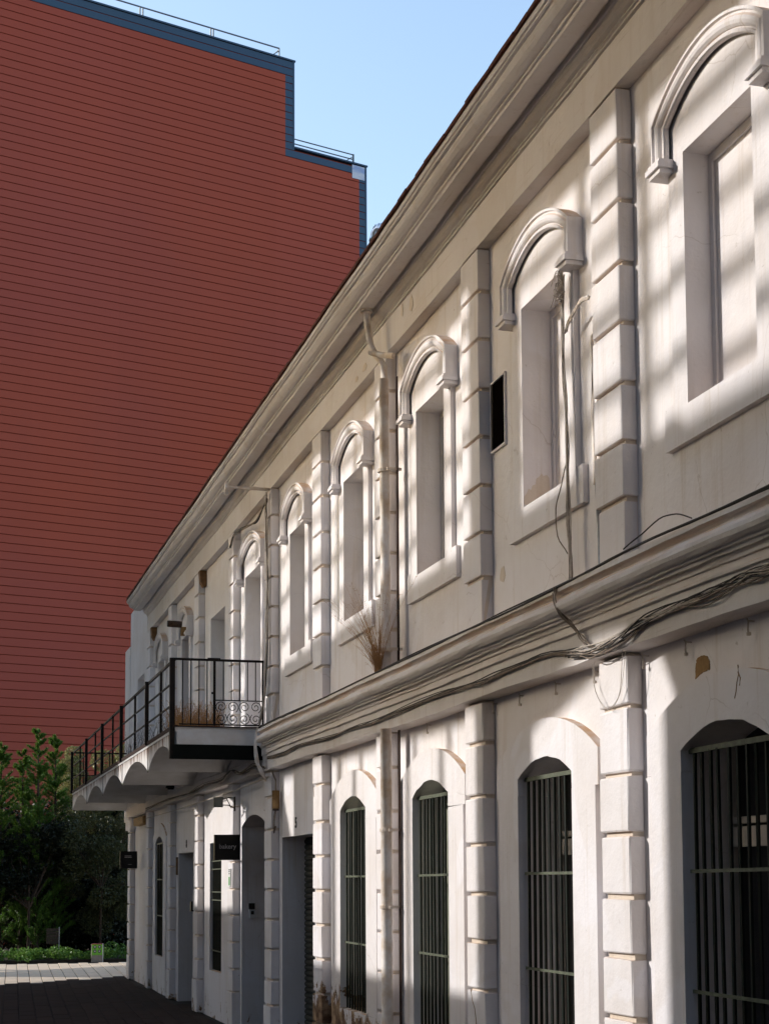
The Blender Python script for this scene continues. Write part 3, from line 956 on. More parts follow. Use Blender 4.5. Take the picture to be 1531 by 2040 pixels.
RU = MB(); RU.box(-0.5, 0.5, -0.5, 0.5, 0.0, 1.0)
IRON = RU.mesh('baluster', 'iron_black')
rail = MB()
for z, r in ((3.902, 0.012), (3.675, 0.008), (3.45, 0.008)):
    rail.box(XB + 0.005, XB + 0.005 + 2 * r, 15.87, 27.86, z - r, z + r)
rail.box(XB - 0.005, XP - 0.01, 15.846, 15.872, 3.893, 3.915)
rail.box(XB + 0.06, XP - 0.02, 15.852, 15.868, 3.236, 3.250)
rail.box(XB - 0.005, XP, 27.845, 27.86, 3.89, 3.914)
rail.box(XB - 0.005, XP, 27.845, 27.86, 3.50, 3.514)
rl = rail.build('balcony_railing', 'iron_black', B)
for i, y in enumerate(beams):
    t = 0.052 if i == 0 else 0.042
    place('post', IRON, rl, loc=(XB - 0.008, y - 0.008, 2.889 if i == 0 else 3.19), scale=(t, t, 3.914 - (2.889 if i == 0 else 3.19)))
for a, b in zip(beams[:-1], beams[1:]):
    place('post', IRON, rl, loc=(XB + 0.012, (a + b) / 2 - 0.03, 3.22), scale=(0.024, 0.024, 0.69))
for x in (2.405, 2.490, 2.573, 2.655):
    place('baluster', IRON, rl, loc=(x, 15.859, 3.232), scale=(0.010, 0.010, 0.67), rot=(0, random.uniform(-.006, .006), 0))
for x in (2.50, 2.72, 2.95):
    place('baluster', IRON, rl, loc=(x, 27.852, 3.23), scale=(0.016, 0.014, 0.67))
# small gate with scrolls at the building side
gt = MB()
gt.box(2.718, 2.742, 15.848, 15.870, 3.232, 3.925)
gt.box(3.222, 3.238, 15.850, 15.868, 3.232, 3.90)
gt.box(2.742, 3.222, 15.853, 15.866, 3.488, 3.499)
gt.box(2.66, 2.79, 15.85, 15.868, 3.916, 3.926)
gt.box(2.700, 2.722, 15.846, 15.866, 3.555, 3.575)
gate = gt.build('balcony_gate', 'iron_black', B)
for k in range(5):
    place('baluster', IRON, gate, loc=(2.822 + k * 0.0835, 15.860, 3.499), scale=(0.009, 0.009, 0.40))
sp = MB()
pts = []
for k in range(46):
    t = k / 45
    a = t * 4.6 * math.pi / 2 * 1.45
    r = 0.012 + 0.048 * t
    pts.append((r * math.cos(a), 0, r * math.sin(a)))
sp.tube(pts, 0.0042, 5)
SC = sp.mesh('scroll', 'iron_black', True)
for col, x in enumerate((2.802, 2.920, 3.040, 3.158)):
    for row, z in enumerate((3.428, 3.305)):
        place('scroll', SC, gate, loc=(x, 15.860, z), scale=(-1 if (col + row) % 2 else 1, 1, 1.03 if row == 0 else -1.03), rot=(0, random.uniform(-.2, .2), 0))

# ================================================================== PIPES, CABLES, FITTINGS
def pipe_thing():
    t = thing('drainpipe', (3.2, 11.2, 0.0), 'white painted drainpipe running down the facade beside the tall dry grass', 'drainpipe')
    m = MB()
    m.tube([(3.19, 11.14, 5.40), (3.195, 11.14, 3.19)], 0.037, 14)
    m.build('upper_pipe', 'pipe_white', t, True)
    m = MB()
    m.tube([(3.19, 11.14, 2.765), (3.19, 11.14, 1.6), (3.19, 11.14, 0.02)], 0.042, 14)
    m.build('lower_pipe', 'pipe_white', t, True)
    m = MB()
    m.tube([(3.10, 11.29, 5.985), (3.10, 11.29, 5.96)], 0.05, 10)
    m.tube([(3.10, 11.29, 5.96), (3.105, 11.28, 5.84), (3.12, 11.26, 5.70), (3.14, 11.22, 5.62), (3.165, 11.18, 5.57), (3.19, 11.14, 5.50), (3.19, 11.14, 5.39)], 0.026, 10)
    m.tube([(3.12, 11.26, 5.64), (3.16, 11.1, 5.57), (3.22, 10.98, 5.53)], 0.022, 8)
    m.build('elbow', 'pipe_white', t, True)
    for z in (4.70, 3.35, 1.46, 2.02):
        m = MB(); m.tube([(3.19, 11.14, z - 0.012), (3.19, 11.14, z + 0.012)], 0.051, 14)
        m.box(3.19, 3.30, 11.06, 11.075, z - 0.01, z + 0.01)
        m.build('clamp', 'joint_ochre' if z > 3 else 'pipe_white', t)
    m = MB(); m.box(3.262, 3.272, 11.040, 11.075, 0.1, 2.75); m.box(3.262, 3.272, 11.045, 11.075, 3.22, 5.4)  # narrow dark brown strips beside the pipe
    m.build('brown_strip', 'iron_rust', t)
pipe_thing()

def wob(pts, a, n=4):
    out = []
    for i in range(len(pts) - 1):
        p, q = Vector(pts[i]), Vector(pts[i + 1])
        for k in range(n):
            out.append(p.lerp(q, k / n) + Vector((random.uniform(-a, a) * 0.4, random.uniform(-a, a), random.uniform(-a, a))))
    out.append(Vector(pts[-1]))
    # smooth
    for _ in range(2):
        out = [out[0]] + [(out[i - 1] + 2 * out[i] + out[i + 1]) / 4 for i in range(1, len(out) - 1)] + [out[-1]]
    return out

def cable_run(name, label, path, n, spread, r, mats=('cable_grey', 'cable_light', 'cable_black'), parts='strand'):
    t = thing(name, path[0], label, 'cables')
    for k in range(n):
        off = Vector((random.uniform(-.3, .1) * spread, random.uniform(-1, 1) * spread, random.uniform(-1, 1) * spread))
        pts = []
        for i, p in enumerate(path):
            o2 = Vector((random.uniform(-.35, .1), random.uniform(-1, 1), random.uniform(-1, 1))) * spread
            pts.append(Vector(p) + off * 0.45 + o2 * 0.85)
        m = MB(); m.tube(wob(pts, spread * 0.8), r * random.uniform(0.65, 1.2), 5)
        m.build(parts, random.choice(mats), t, True)
    return t

XC = 3.188
sag = [(XC, 2.0, 2.90), (XC, 3.6, 2.87), (XC, 5.0, 2.89), (XC, 5.57, 2.87), (XC, 5.78, 2.885), (XC, 6.04, 2.860), (XC, 6.477, 2.865), (XC, 6.80, 2.85), (3.17, 7.03, 2.80), (3.17, 7.33, 2.785), (XC, 7.66, 2.83)]
cable_run('sagging_cable_bundle', 'thick bundle of loose cables sagging along the cornice over the nearest barred windows', sag, 16, 0.030, 0.0036)
sag2 = [(XC, 7.5, 2.83), (XC, 8.0, 2.875), (XC, 8.655, 2.87), (XC, 9.0, 2.845), (XC, 9.6, 2.868), (XC, 10.7, 2.868), (XC, 11.5, 2.845), (XC, 12.13, 2.866), (XC, 13.0, 2.85), (XC, 13.9, 2.885), (XC, 14.6, 2.86), (XC, 15.4, 2.88)]
cable_run('thin_cable_bundle', 'twisted cables strung along the cornice towards the balcony', sag2, 8, 0.017, 0.004)
up_ = [(3.10, 7.60, 3.165), (3.088, 7.58, 3.10), (3.10, 7.55, 3.02), (3.16, 7.51, 2.96), (3.18, 7.46, 2.90), (3.18, 7.38, 2.83), (3.18, 7.2, 2.79)]
cable_run('cornice_drop_cables', 'cables looping down over the cornice mouldings', up_, 7, 0.016, 0.0042)
blk = [(3.11, 2.0, 3.172), (3.108, 4.2, 3.176), (3.106, 5.40, 3.172), (3.106, 6.13, 3.180), (3.106, 6.73, 3.184), (3.106, 7.43, 3.178), (3.106, 8.40, 3.168), (3.106, 9.2, 3.176), (3.106, 10.4, 3.178), (3.106, 12.2, 3.172), (3.106, 14.82, 3.182), (3.11, 15.45, 3.19)]
t = cable_run('ledge_cable', 'black cable lying along the top ledge of the cornice', blk, 2, 0.010, 0.0065, mats=('cable_black',))
m = MB(); m.tube(wob([(3.10, 6.05, 3.19), (3.10, 6.2, 3.25), (3.10, 6.36, 3.262), (3.10, 6.55, 3.23), (3.10, 6.75, 3.20)], 0.004), 0.0035, 5)
m.build('loose_loop', 'cable_black', t, True)
vb = [(3.262, 7.83, 4.97), (3.262, 7.832, 4.80), (3.262, 7.825, 4.52), (3.262, 7.80, 4.2), (3.262, 7.788, 3.96), (3.255, 7.78, 3.68), (3.27, 7.766, 3.27), (3.25, 7.76, 3.2)]
t = cable_run('hanging_cable_bundle', 'bundle of cables hanging down the right jamb of the second upper window', vb, 10, 0.022, 0.0032, mats=('cable_grey', 'cable_light', 'cable_light', 'cable_grey'))
for k in range(30):
    m = MB()
    c0 = Vector((3.262, 7.83 + random.uniform(-.03, .03), 4.93 + random.uniform(-.14, .04)))
    m.tube(wob([c0, c0 + Vector((random.uniform(-.05, .0), random.uniform(-.05, .05), random.uniform(-.06, .05))), c0 + Vector((random.uniform(-.05, 0), random.uniform(-.05, .05), random.uniform(-.08, .02)))], 0.01, 3), 0.0028, 4)
    m.build('frayed_end', 'cable_light', t, True)
m = MB(); m.tube(wob([(3.258, 7.79, 3.92), (3.25, 7.86, 3.80), (3.25, 7.95, 3.68), (3.25, 7.94, 3.52), (3.255, 7.80, 3.40)], 0.008), 0.0035, 5)
m.build('loose_loop', 'cable_grey', t, True)
cable_run('tied_cable_branch', 'short twist of cables tied across to the nearest upper pilaster', [(3.262, 7.80, 4.62), (3.255, 7.72, 4.655), (3.25, 7.62, 4.69), (3.24, 7.53, 4.70), (3.24, 7.43, 4.68)], 4, 0.010, 0.006, mats=('cable_light', 'pipe_white'))
def conduit():
    t = thing('conduit_pipe', (3.30, 7.5, 3.2), 'thin grey conduit bent over at its top beside the nearest upper pilaster', 'conduit')
    m = MB(); m.tube([(3.312, 7.500, 4.40), (3.312, 7.500, 4.50), (3.312, 7.512, 4.525), (3.312, 7.535, 4.532), (3.312, 7.558, 4.522), (3.312, 7.565, 4.49), (3.312, 7.560, 4.1), (3.312, 7.54, 3.72)], 0.012, 8)
    m.build('bent_tube', 'pipe_white', t, True)
    m = MB(); m.tube([(3.312, 7.500, 4.41), (3.312, 7.485, 3.85), (3.312, 7.475, 3.60)], 0.008, 8)
    m.build('thin_tube', 'pipe_white', t, True)
    m = MB(); m.tube([(3.308, 7.510, 3.72), (3.306, 7.475, 3.2)], 0.014, 8)
    m.tube([(3.308, 7.505, 3.62), (3.295, 7.44, 3.66), (3.28, 7.43, 3.67)], 0.012, 8)
    m.build('sleeve', 'steel_grey', t, True)
conduit()
vb = [(3.215, 15.60, 5.60), (3.222, 15.66, 5.52), (3.225, 15.62, 5.30), (3.225, 15.60, 5.02), (3.225, 15.58, 4.7), (3.225, 15.58, 4.3), (3.222, 15.60, 3.9), (3.21, 15.66, 3.5), (3.18, 15.76, 3.25)]
cable_run('pilaster_cable_bundle', 'cables running down the upper pilaster to the balcony gate', vb, 9, 0.030, 0.0062)
cable_run('swagged_cable', 'dark cables swagged under the frieze above the first balcony door', [(3.24, 15.68, 5.56), (3.235, 15.9, 5.50), (3.235, 16.2, 5.44), (3.235, 16.6, 5.50), (3.235, 17.1, 5.56), (3.24, 17.6, 5.60), (3.24, 17.8, 5.5)], 4, 0.014, 0.006, mats=('cable_black', 'cable_grey'))
cable_run('grey_hose', 'pale hoses curving down past the near end of the balcony', [(3.14, 15.70, 3.20), (3.12, 15.68, 3.02), (3.13, 15.64, 2.86), (3.17, 15.60, 2.74), (3.21, 15.58, 2.66)], 4, 0.03, 0.010, mats=('pipe_white', 'cable_light'))
cable_run('balcony_wall_cables', 'tangle of old cables along the wall under the balcony', [(3.20, 15.6, 2.80), (3.19, 16.2, 2.86), (3.19, 16.9, 2.80), (3.17, 17.3, 2.90), (3.19, 18.0, 2.80), (3.19, 19.2, 2.84), (3.2, 20.4, 2.79), (3.2, 22.5, 2.82), (3.2, 24.8, 2.78)], 5, 0.022, 0.006)
cable_run('lower_wall_conduit', 'pale cable running level across the wall below the balcony', [(3.235, 15.6, 2.70), (3.235, 17.7, 2.655), (3.235, 20.2, 2.66), (3.235, 22.6, 2.65), (3.235, 25.0, 2.66)], 2, 0.006, 0.006, mats=('cable_light', 'pipe_white'))
cable_run('dangling_wire', 'two thin wires dangling in loops over the nearest lower pilaster', [(3.235, 7.42, 2.76), (3.225, 7.40, 2.64), (3.225, 7.30, 2.52), (3.225, 7.2, 2.49), (3.225, 7.09, 2.55), (3.22, 7.02, 2.76)], 2, 0.012, 0.0016, mats=('cable_light',))

# hooks under the architrave
HK = MB(); HK.tube([(0, 0, 0), (-0.03, 0, 0.002), (-0.034, 0, 0.012)], 0.004, 5); HK.tube([(-0.028, 0, 0.0), (-0.03, 0.002, -0.035), (-0.026, 0.006, -0.06)], 0.0045, 5); HK.box(-0.034, -0.020, -0.008, 0.008, -0.062, -0.048)
HKM = HK.mesh('wall_hook', 'cable_light')
spots = ['above the nearest barred window, its near side', 'above the nearest barred window, its far side', 'just right of the nearest lower pilaster', 'just left of the nearest lower pilaster', 'over the second barred window arch', 'left of the second barred window arch', 'right of the second lower pilaster', 'left of the second lower pilaster', 'above the third barred window']
for (y, z), s in zip([(5.96, 2.74), (6.54, 2.735), (6.99, 2.735), (7.60, 2.735), (8.12, 2.735), (8.70, 2.735), (9.14, 2.735), (9.66, 2.735), (10.5, 2.735)], spots):
    tag(place('wall_hook', HKM, None, loc=(XW, y, z), rot=(0, 0, random.uniform(-.4, .4))), 'small hook under the cornice ' + s, 'hook', 'hooks under the cornice')

# lettering and signs
def sign(name, y, ye, x0, x1, z0, z1, label, draw):
    t = thing(name, (x1, y, z0), label, 'sign')
    m = MB(); m.box(x0, x1, y, y + 0.045, z0, z1)
    m.build('panel', 'sign_black', t)
    m = MB(); m.box(x1 - 0.05, x1 - 0.036, y + 0.045, ye, z1 - 0.05, z1 - 0.035); m.box(x1 - 0.05, x1 - 0.036, y + 0.045, ye, z0 + 0.035, z0 + 0.05)
    m.box(x1 - 0.05, XP + 0.001, ye - 0.012, ye, z1 - 0.06, z1 - 0.03); m.box(x1 - 0.05, XP + 0.001, ye - 0.012, ye, z0 + 0.03, z0 + 0.06)
    m.build('arm', 'iron_black', t)
    draw(t)
def d1(t):
    me = text_mesh('lettering', 'bakery', 0.070, 'letter_grey', 0.0011, 0.002)
    place('lettering', me, t, loc=(3.112, 17.194, 2.035), rot=(math.pi / 2, 0, 0))
sign('bakery_sign', 17.2, 17.72, 2.967, 3.250, 1.888, 2.166, 'square black hanging sign with small grey bakery lettering', d1)
def d2(t):
    for x, z, wd, h in ((3.10, 2.085, 0.11, 0.009), (3.07, 2.062, 0.05, 0.012), (3.13, 2.062, 0.06, 0.012), (3.13, 1.945, 0.06, 0.005)):
        m = MB(); m.box(x - wd / 2, x + wd / 2, 26.296, 26.299, z - h / 2, z + h / 2)
        m.build('printed_line', 'letter_grey', t)
sign('small_black_sign', 26.3, 27.4, 2.972, 3.252, 1.88, 2.16, 'black hanging sign at the far corner of the white building', d2)
tag(place('house_number', text_mesh('house_number', '5', 0.145, 'number_dark', 0.002, 0.003), None, loc=(XW - 0.004, 14.77, 2.205), rot=(math.pi / 2, 0, -math.pi / 2)), 'dark house number 5 above the roller shutter doorway', 'house number')
tag(place('house_number', text_mesh('house_number', '8', 0.15, 'number_dark', 0.002, 0.003), None, loc=(XW - 0.004, 21.55, 2.165), rot=(math.pi / 2, 0, -math.pi / 2)), 'dark house number 8 over the doorway past the bakery', 'house number')

def fittings():
    t = thing('floodlight', (3.22, 17.55, 2.5), 'boxy floodlight on a bracket above the bakery sign', 'floodlight')
    m = MB(); m.box(2.985, 3.085, 17.34, 17.39, 2.475, 2.585); m.box(2.997, 3.073, 17.39, 17.42, 2.49, 2.57)
    m.build('housing', 'flood_olive', t)
    m = MB(); m.box(2.992, 3.078, 17.334, 17.339, 2.484, 2.577); m.build('lens', 'lens_grey', t)
    m = MB(); m.tube([(3.08, 17.37, 2.56), (3.16, 17.4, 2.585), (3.245, 17.5, 2.585)], 0.007, 6); m.tube([(3.08, 17.37, 2.50), (3.16, 17.4, 2.50), (3.245, 17.5, 2.47)], 0.006, 6); m.tube([(3.13, 17.39, 2.58), (3.2, 17.45, 2.47)], 0.005, 6)
    m.box(3.238, 3.25, 17.47, 17.53, 2.44, 2.60)
    m.build('bracket', 'iron_black', t)
    t = thing('junction_tube', (3.24, 15.2, 2.2), 'ochre cylindrical junction box with loose wires beside house number 5', 'junction box')
    m = MB(); m.tube([(3.28, 15.45, 2.555), (3.28, 15.45, 2.375)], 0.038, 12); m.build('tube', 'wood_ochre', t, True)
    m = MB(); m.tube([(3.28, 15.45, 2.374), (3.28, 15.45, 2.355)], 0.034, 12); m.build('cap', 'lamp_brown', t)
    for k in range(9):
        y = 15.45 + random.uniform(-.03, .03)
        m = MB(); m.tube(wob([(3.28, y, 2.36), (3.26, y + random.uniform(-.03, .03), 2.25), (3.265, 15.45 + random.uniform(-.025, .025), 2.10 + random.uniform(0, .05)), (3.28, y, 2.2)], 0.008), 0.003, 5)
        m.build('wire', random.choice(['cable_light', 'cable_grey', 'lamp_brown']), t, True)
    m = MB(); m.tube([(3.28, 15.45, 2.55), (3.28, 15.46, 2.66), (3.25, 15.5, 2.75)], 0.008, 6); m.build('lead', 'cable_grey', t)
    t = thing('intercom', (3.45, 17.52, 1.25), 'black and white intercom boxes on the bakery door jamb', 'intercom')
    m = MB(); m.box(3.41, 3.475, 17.490, 17.522, 1.345, 1.41); m.build('camera_box', 'sign_black', t)
    m = MB(); m.box(3.418, 3.48, 17.488, 17.522, 1.245, 1.335); m.build('handset', 'white_plastic', t)
    m = MB(); m.box(3.43, 3.465, 17.484, 17.4875, 1.285, 1.325); m.build('speaker', 'sign_black', t)
    t = thing('wall_sticker', (3.248, 17.6, 1.6), 'narrow white and green notice fixed to the pilaster below the bakery sign', 'notice')
    m = MB(); m.box(3.236, 3.249, 17.70, 17.84, 1.60, 1.80); m.build('plate', 'white_plastic', t)
    m = MB(); m.box(3.2345, 3.2358, 17.73, 17.81, 1.61, 1.705); m.build('green_field', 'label_green', t)
    m = MB()
    for z in (1.735, 1.76, 1.78):
        m.box(3.2345, 3.2358, 17.735, 17.80, z, z + 0.012)
    m.build('dark_lines', 'number_dark', t)
    t = thing('balcony_lamp', (3.25, 21.6, 5.2), 'brown tubular lamp sticking out above the balcony door', 'lamp')
    m = MB(); m.tube([(3.06, 21.5, 5.19), (3.245, 21.5, 5.185)], 0.046, 12); m.build('housing', 'lamp_brown', t, True)
    m = MB(); m.tube([(3.045, 21.5, 5.19), (3.0595, 21.5, 5.19)], 0.043, 12); m.build('lens', 'lamp_dark', t)
    m = MB(); m.box(3.235, 3.30, 21.47, 21.53, 5.03, 5.15); m.build('arm', 'wood_ochre', t)
    for nm, y, lab in (('timber_block', 20.02, 'brown wooden block wedged under the frieze above the balcony, nearer one'), ('timber_block', 24.72, 'brown wooden block under the frieze at the far end of the balcony')):
        m = MB(); m.prism_y([(3.24, 5.645), (3.334, 5.645), (3.334, 5.45), (3.29, 5.44), (3.255, 5.5)], y - 0.06, y + 0.06)
        tag(m.build(nm, 'wood_brown'), lab, 'wooden block')
    t = thing('pulley_bracket', (3.25, 15.62, 5.64), 'pale iron arm with a hook projecting from the frieze above the balcony gate', 'bracket')
    m = MB(); m.box(2.80, 3.25, 15.605, 15.635, 5.638, 5.662); m.build('arm', 'pipe_white', t)
    m = MB(); m.box(2.79, 2.81, 15.60, 15.64, 5.625, 5.70); m.build('end_plate', 'pipe_white', t)
    m = MB(); m.tube([(2.81 + 0.026 * math.cos(a), 15.62, 5.595 + 0.034 * math.sin(a)) for a in [1.57 + k * 0.5 for k in range(12)]], 0.006, 6); m.build('hook', 'pipe_white', t, True)
    t = thing('wall_box', (3.25, 26.0, 2.6), 'ochre wooden box fixed high on the far end bay', 'box')
    m = MB(); m.box(3.235, XW, 25.39, 26.66, 2.585, 2.715); m.build('case', 'wood_ochre', t)
    m = MB(); m.box(3.226, 3.234, 25.42, 26.63, 2.60, 2.70); m.build('front', 'wood_ochre', t)
    t = thing('soffit_lamp', (3.2, 22.0, 2.93), 'dark bulkhead lamp under the balcony', 'lamp')
    m = MB(); m.tube([(3.19, 22.0, 2.99), (3.19, 22.0, 2.96)], 0.075, 14, 0.085); m.build('housing', 'lamp_dark', t)
    m = MB(); m.tube([(3.19, 22.0, 2.959), (3.19, 22.0, 2.935)], 0.07, 14, 0.045); m.build('lens', 'dark_glass', t)
    t = thing('door_lock_box', (3.3, 20.98, 1.3), 'small black box on the jamb of doorway number 8', 'box')
    m = MB(); m.box(3.225, 3.262, 20.46, 20.53, 1.27, 1.40); m.build('case', 'sign_black', t)
    m = MB(); m.box(3.262, 3.335, 20.48, 20.51, 1.32, 1.35); m.build('stem', 'sign_black', t)
    t = thing('wooden_plaque', (3.33, 22.3, 1.6), 'narrow wooden plaque left of doorway number 8', 'plaque')
    m = MB(); m.box(3.318, 3.334, 22.33, 22.42, 1.75, 2.0); m.build('board', 'wood_brown', t)
    m = MB(); m.box(3.314, 3.3178, 22.34, 22.41, 1.76, 1.99); m.build('face', 'wood_brown', t)
    t = thing('roof_vent', (4.1, 14.2, 6.5), 'shiny metal roof vent peeping over the eaves', 'vent')
    m = MB()
    cx, cy, cz = 4.1, 14.27, 7.86
    for k in range(10):
        a0, a1 = math.pi * k / 10, math.pi * (k + 1) / 10
    prof = [(0.085, -0.9), (0.085, -0.12), (0.125, -0.11), (0.14, -0.03), (0.13, 0.05), (0.09, 0.11), (0.03, 0.135), (0.001, 0.138)]
    n = 20
    V = [(cx + r * math.cos(2 * math.pi * j / n), cy + r * math.sin(2 * math.pi * j / n), cz + z) for r, z in prof for j in range(n)]
    m.add(V, [(i * n + j, i * n + (j + 1) % n, (i + 1) * n + (j + 1) % n, (i + 1) * n + j) for i in range(len(prof) - 1) for j in range(n)])
    m.build('cowl', 'chrome', t, True)
    for j in range(14):
        a = 2 * math.pi * j / 14
        m = MB(); m.tube([(cx + 0.128 * math.cos(a), cy + 0.128 * math.sin(a), cz - 0.11), (cx + 0.146 * math.cos(a + .15), cy + 0.146 * math.sin(a + .15), cz - 0.03), (cx + 0.10 * math.cos(a + .3), cy + 0.10 * math.sin(a + .3), cz + 0.105)], 0.006, 5)
        m.build('vane', 'chrome', t)
fittings()

# ================================================================== DRY GRASS
def tuft(name, label, base, n, hmin, hmax, lean, spread, mat, r=0.0016, seeds=True):
    m = MB()
    b = Vector(base)
    for k in range(n):
        p0 = b + Vector((random.uniform(-1, 1) * spread[0], random.uniform(-1, 1) * spread[1], 0))
        h = random.uniform(hmin, hmax)
        a = random.uniform(0, 2 * math.pi)
        l = random.uniform(0.1, 1.05) * h
        d = Vector((math.cos(a) * l * 0.45 + lean[0] * h, math.sin(a) * l + lean[1] * h, 0))
        pts = [p0 + d * (t ** 1.25) + Vector((0, 0, h * (t - 0.18 * t * t))) for t in (0, .25, .5, .75, 1.0)]
        m.tube(pts, r, 3, r * 0.35)
        if seeds and random.random() < 0.55:
            e = pts[-1]
            for q in range(random.randint(3, 7)):
                s = e + (pts[-2] - e) * random.random() * 0.9
                u = Vector((random.uniform(-1, 1), random.uniform(-1, 1), random.uniform(-.2, 1))) * random.uniform(0.008, 0.03)
                m.tube([s, s + u], 0.0012, 3, 0.0006)
    return tag(m.build(name, mat), label, 'dry grass')
tuft('dry_grass', 'tall tuft of dry straw grass growing on the cornice beside the drainpipe', (3.12, 11.08, 3.172), 170, 0.08, 0.80, (-0.05, 0.30), (0.015, 0.05), 'dry_straw', 0.0015)
tuft('dry_grass', 'rusty dry grass behind the railing at the near end of the balcony', (2.62, 16.5, 3.215), 650, 0.08, 0.40, (0, 0), (0.24, 0.55), 'dry_rust', 0.0026)
tuft('dry_grass', 'sparse dry stalks along the front edge of the balcony', (2.42, 18.4, 3.215), 60, 0.15, 0.42, (0, 0.1), (0.06, 1.4), 'trunk', 0.0022)
tuft('dry_grass', 'thin dead stalks near the middle posts of the balcony rail', (2.42, 20.3, 3.215), 36, 0.2, 0.46, (0, 0.1), (0.05, 0.5), 'trunk', 0.0022)

# ================================================================== RED BUILDING
def red_building():
    A = Vector((10.125, 45.0)); dirv = Vector((0.9645, 0.264)).normalized()
    nrm = Vector((dirv.y, -dirv.x))         # faces the street
    root = thing('red_building', (A.x, A.y, 0), 'tall windowless building clad in dark red boards with blue edging', 'building')
    ang = math.atan2(dirv.y, dirv.x)
    zA, zB, sB, sL = 26.40, 23.70, 2.52, -11.5
    def W(s, d, z):
        p = A + dirv * s + nrm * d
        return (p.x, p.y, z)
    def bx(mb, s0, s1, d0, d1, z0, z1):
        V = [W(s0, d0, z0), W(s1, d0, z0), W(s1, d1, z0), W(s0, d1, z0), W(s0, d0, z1), W(s1, d0, z1), W(s1, d1, z1), W(s0, d1, z1)]
        mb.add(V, [(0, 3, 2, 1), (4, 5, 6, 7), (0, 1, 5, 4), (1, 2, 6, 5), (2, 3, 7, 6), (3, 0, 4, 7)])
    m = MB(); bx(m, sL, -0.02, -14, -0.008, 0, zA - 0.06); bx(m, -0.02, sB - 0.02, -14, -0.008, 0, zB - 0.06)
    m.build('backing_wall', 'groove_red', root)
    # boards: unit mesh (length x, depth y towards -y, height z), shiplap profile
    def unit(mat):
        u = MB()
        P = [(0.0, 0.0), (0.036, 0.004), (0.030, 0.212), (0.022, 0.2165), (0.0, 0.2165)]
        V = [(0.0, -d, z) for d, z in P] + [(1.0, -d, z) for d, z in P]
        n = len(P)
        u.add(V, [(i, (i + 1) % n, n + (i + 1) % n, n + i) for i in range(n)] + [tuple(range(n)), tuple(range(2 * n - 1, n - 1, -1))])
        return u.mesh('cladding_board', mat)
    UR, UB = unit('board_red'), unit('board_blue')
    rows = int(zA / 0.231)
    for k in range(rows):
        z = zA - (k + 1) * 0.231
        if z < 0:
            break
        right = 0.0 if z > zB - 0.19 else sB
        strip = 0.31 if right == 0.0 else 0.27
        low_step = 0 <= (zB - z) < 0.47
        def put(me, s0, s1):
            p = W(s0, -0.028 + random.uniform(-.002, .002), z)
            place('cladding_board', me, root, loc=p, rot=(0, 0, ang), scale=(s1 - s0, 1, 1))
        if k < 2:
            put(UB, sL, right)
        elif low_step:
            put(UR, sL, -0.31); put(UB, -0.309, right)
        else:
            put(UR, sL, right - strip); put(UB, right - strip + 0.001, right - 0.06)
    # blue corner trims and copings
    m = MB(); bx(m, -0.058, 0.0, -0.02, 0.012, zB - 0.02, zA); m.build('corner_trim', 'board_blue', root)
    m = MB(); bx(m, sB - 0.058, sB, -0.02, 0.012, 0, zB); m.build('corner_trim', 'board_blue', root)
    m = MB(); bx(m, sL - .02, 0.03, -0.35, 0.03, zA + 0.002, zA + 0.05); m.build('coping', 'board_blue', root)
    m = MB(); bx(m, 0.004, sB + 0.03, -0.35, 0.03, zB + 0.002, zB + 0.05); m.build('coping', 'board_blue', root)
    # roof railings
    r = MB(); bx(r, sL, -0.38, -0.26, -0.225, zA + 0.43, zA + 0.46)
    ro = r.build('upper_railing', 'rail_blue', root)
    for s in (-0.41, -2.60, -2.68, -4.83, -4.92, -7.1, -7.2, -9.4, -9.5):
        p = MB(); bx(p, s, s + 0.035, -0.262, -0.228, zA + 0.04, zA + 0.43); p.build('post', 'rail_blue', ro)
    p = MB(); p.tube([W(-0.40, -0.25, zA + 0.40), W(-0.40, -0.9, zA + 0.42)], 0.014, 6); p.tube([W(-0.40, -0.25, zA + 0.36), W(-0.78, -0.25, zA + 0.05)], 0.014, 6); p.build('brace', 'rail_blue', ro)
    r = MB()
    for h in (0.14, 0.27, 0.42):
        bx(r, 0.01, 2.20, -0.26, -0.23, zB + h - 0.012, zB + h + 0.014)
    ro = r.build('lower_railing', 'rail_blue', root)
    p = MB(); bx(p, 2.17, 2.215, -0.275, -0.225, zB + 0.04, zB + 0.44); p.build('post', 'rail_blue', ro)
    p = MB(); p.tube([W(2.17, -0.3, zB + 0.36), W(1.78, -0.3, zB + 0.05)], 0.014, 6); p.tube([W(2.17, -0.3, zB + 0.20), W(1.98, -0.3, zB + 0.05)], 0.014, 6); p.build('brace', 'rail_blue', ro)
    m = MB(); bx(m, 2.0, 2.44, 0.013, 0.02, zB - 0.46, zB - 0.04)
    m.build('banner', 'poster', root)
red_building()

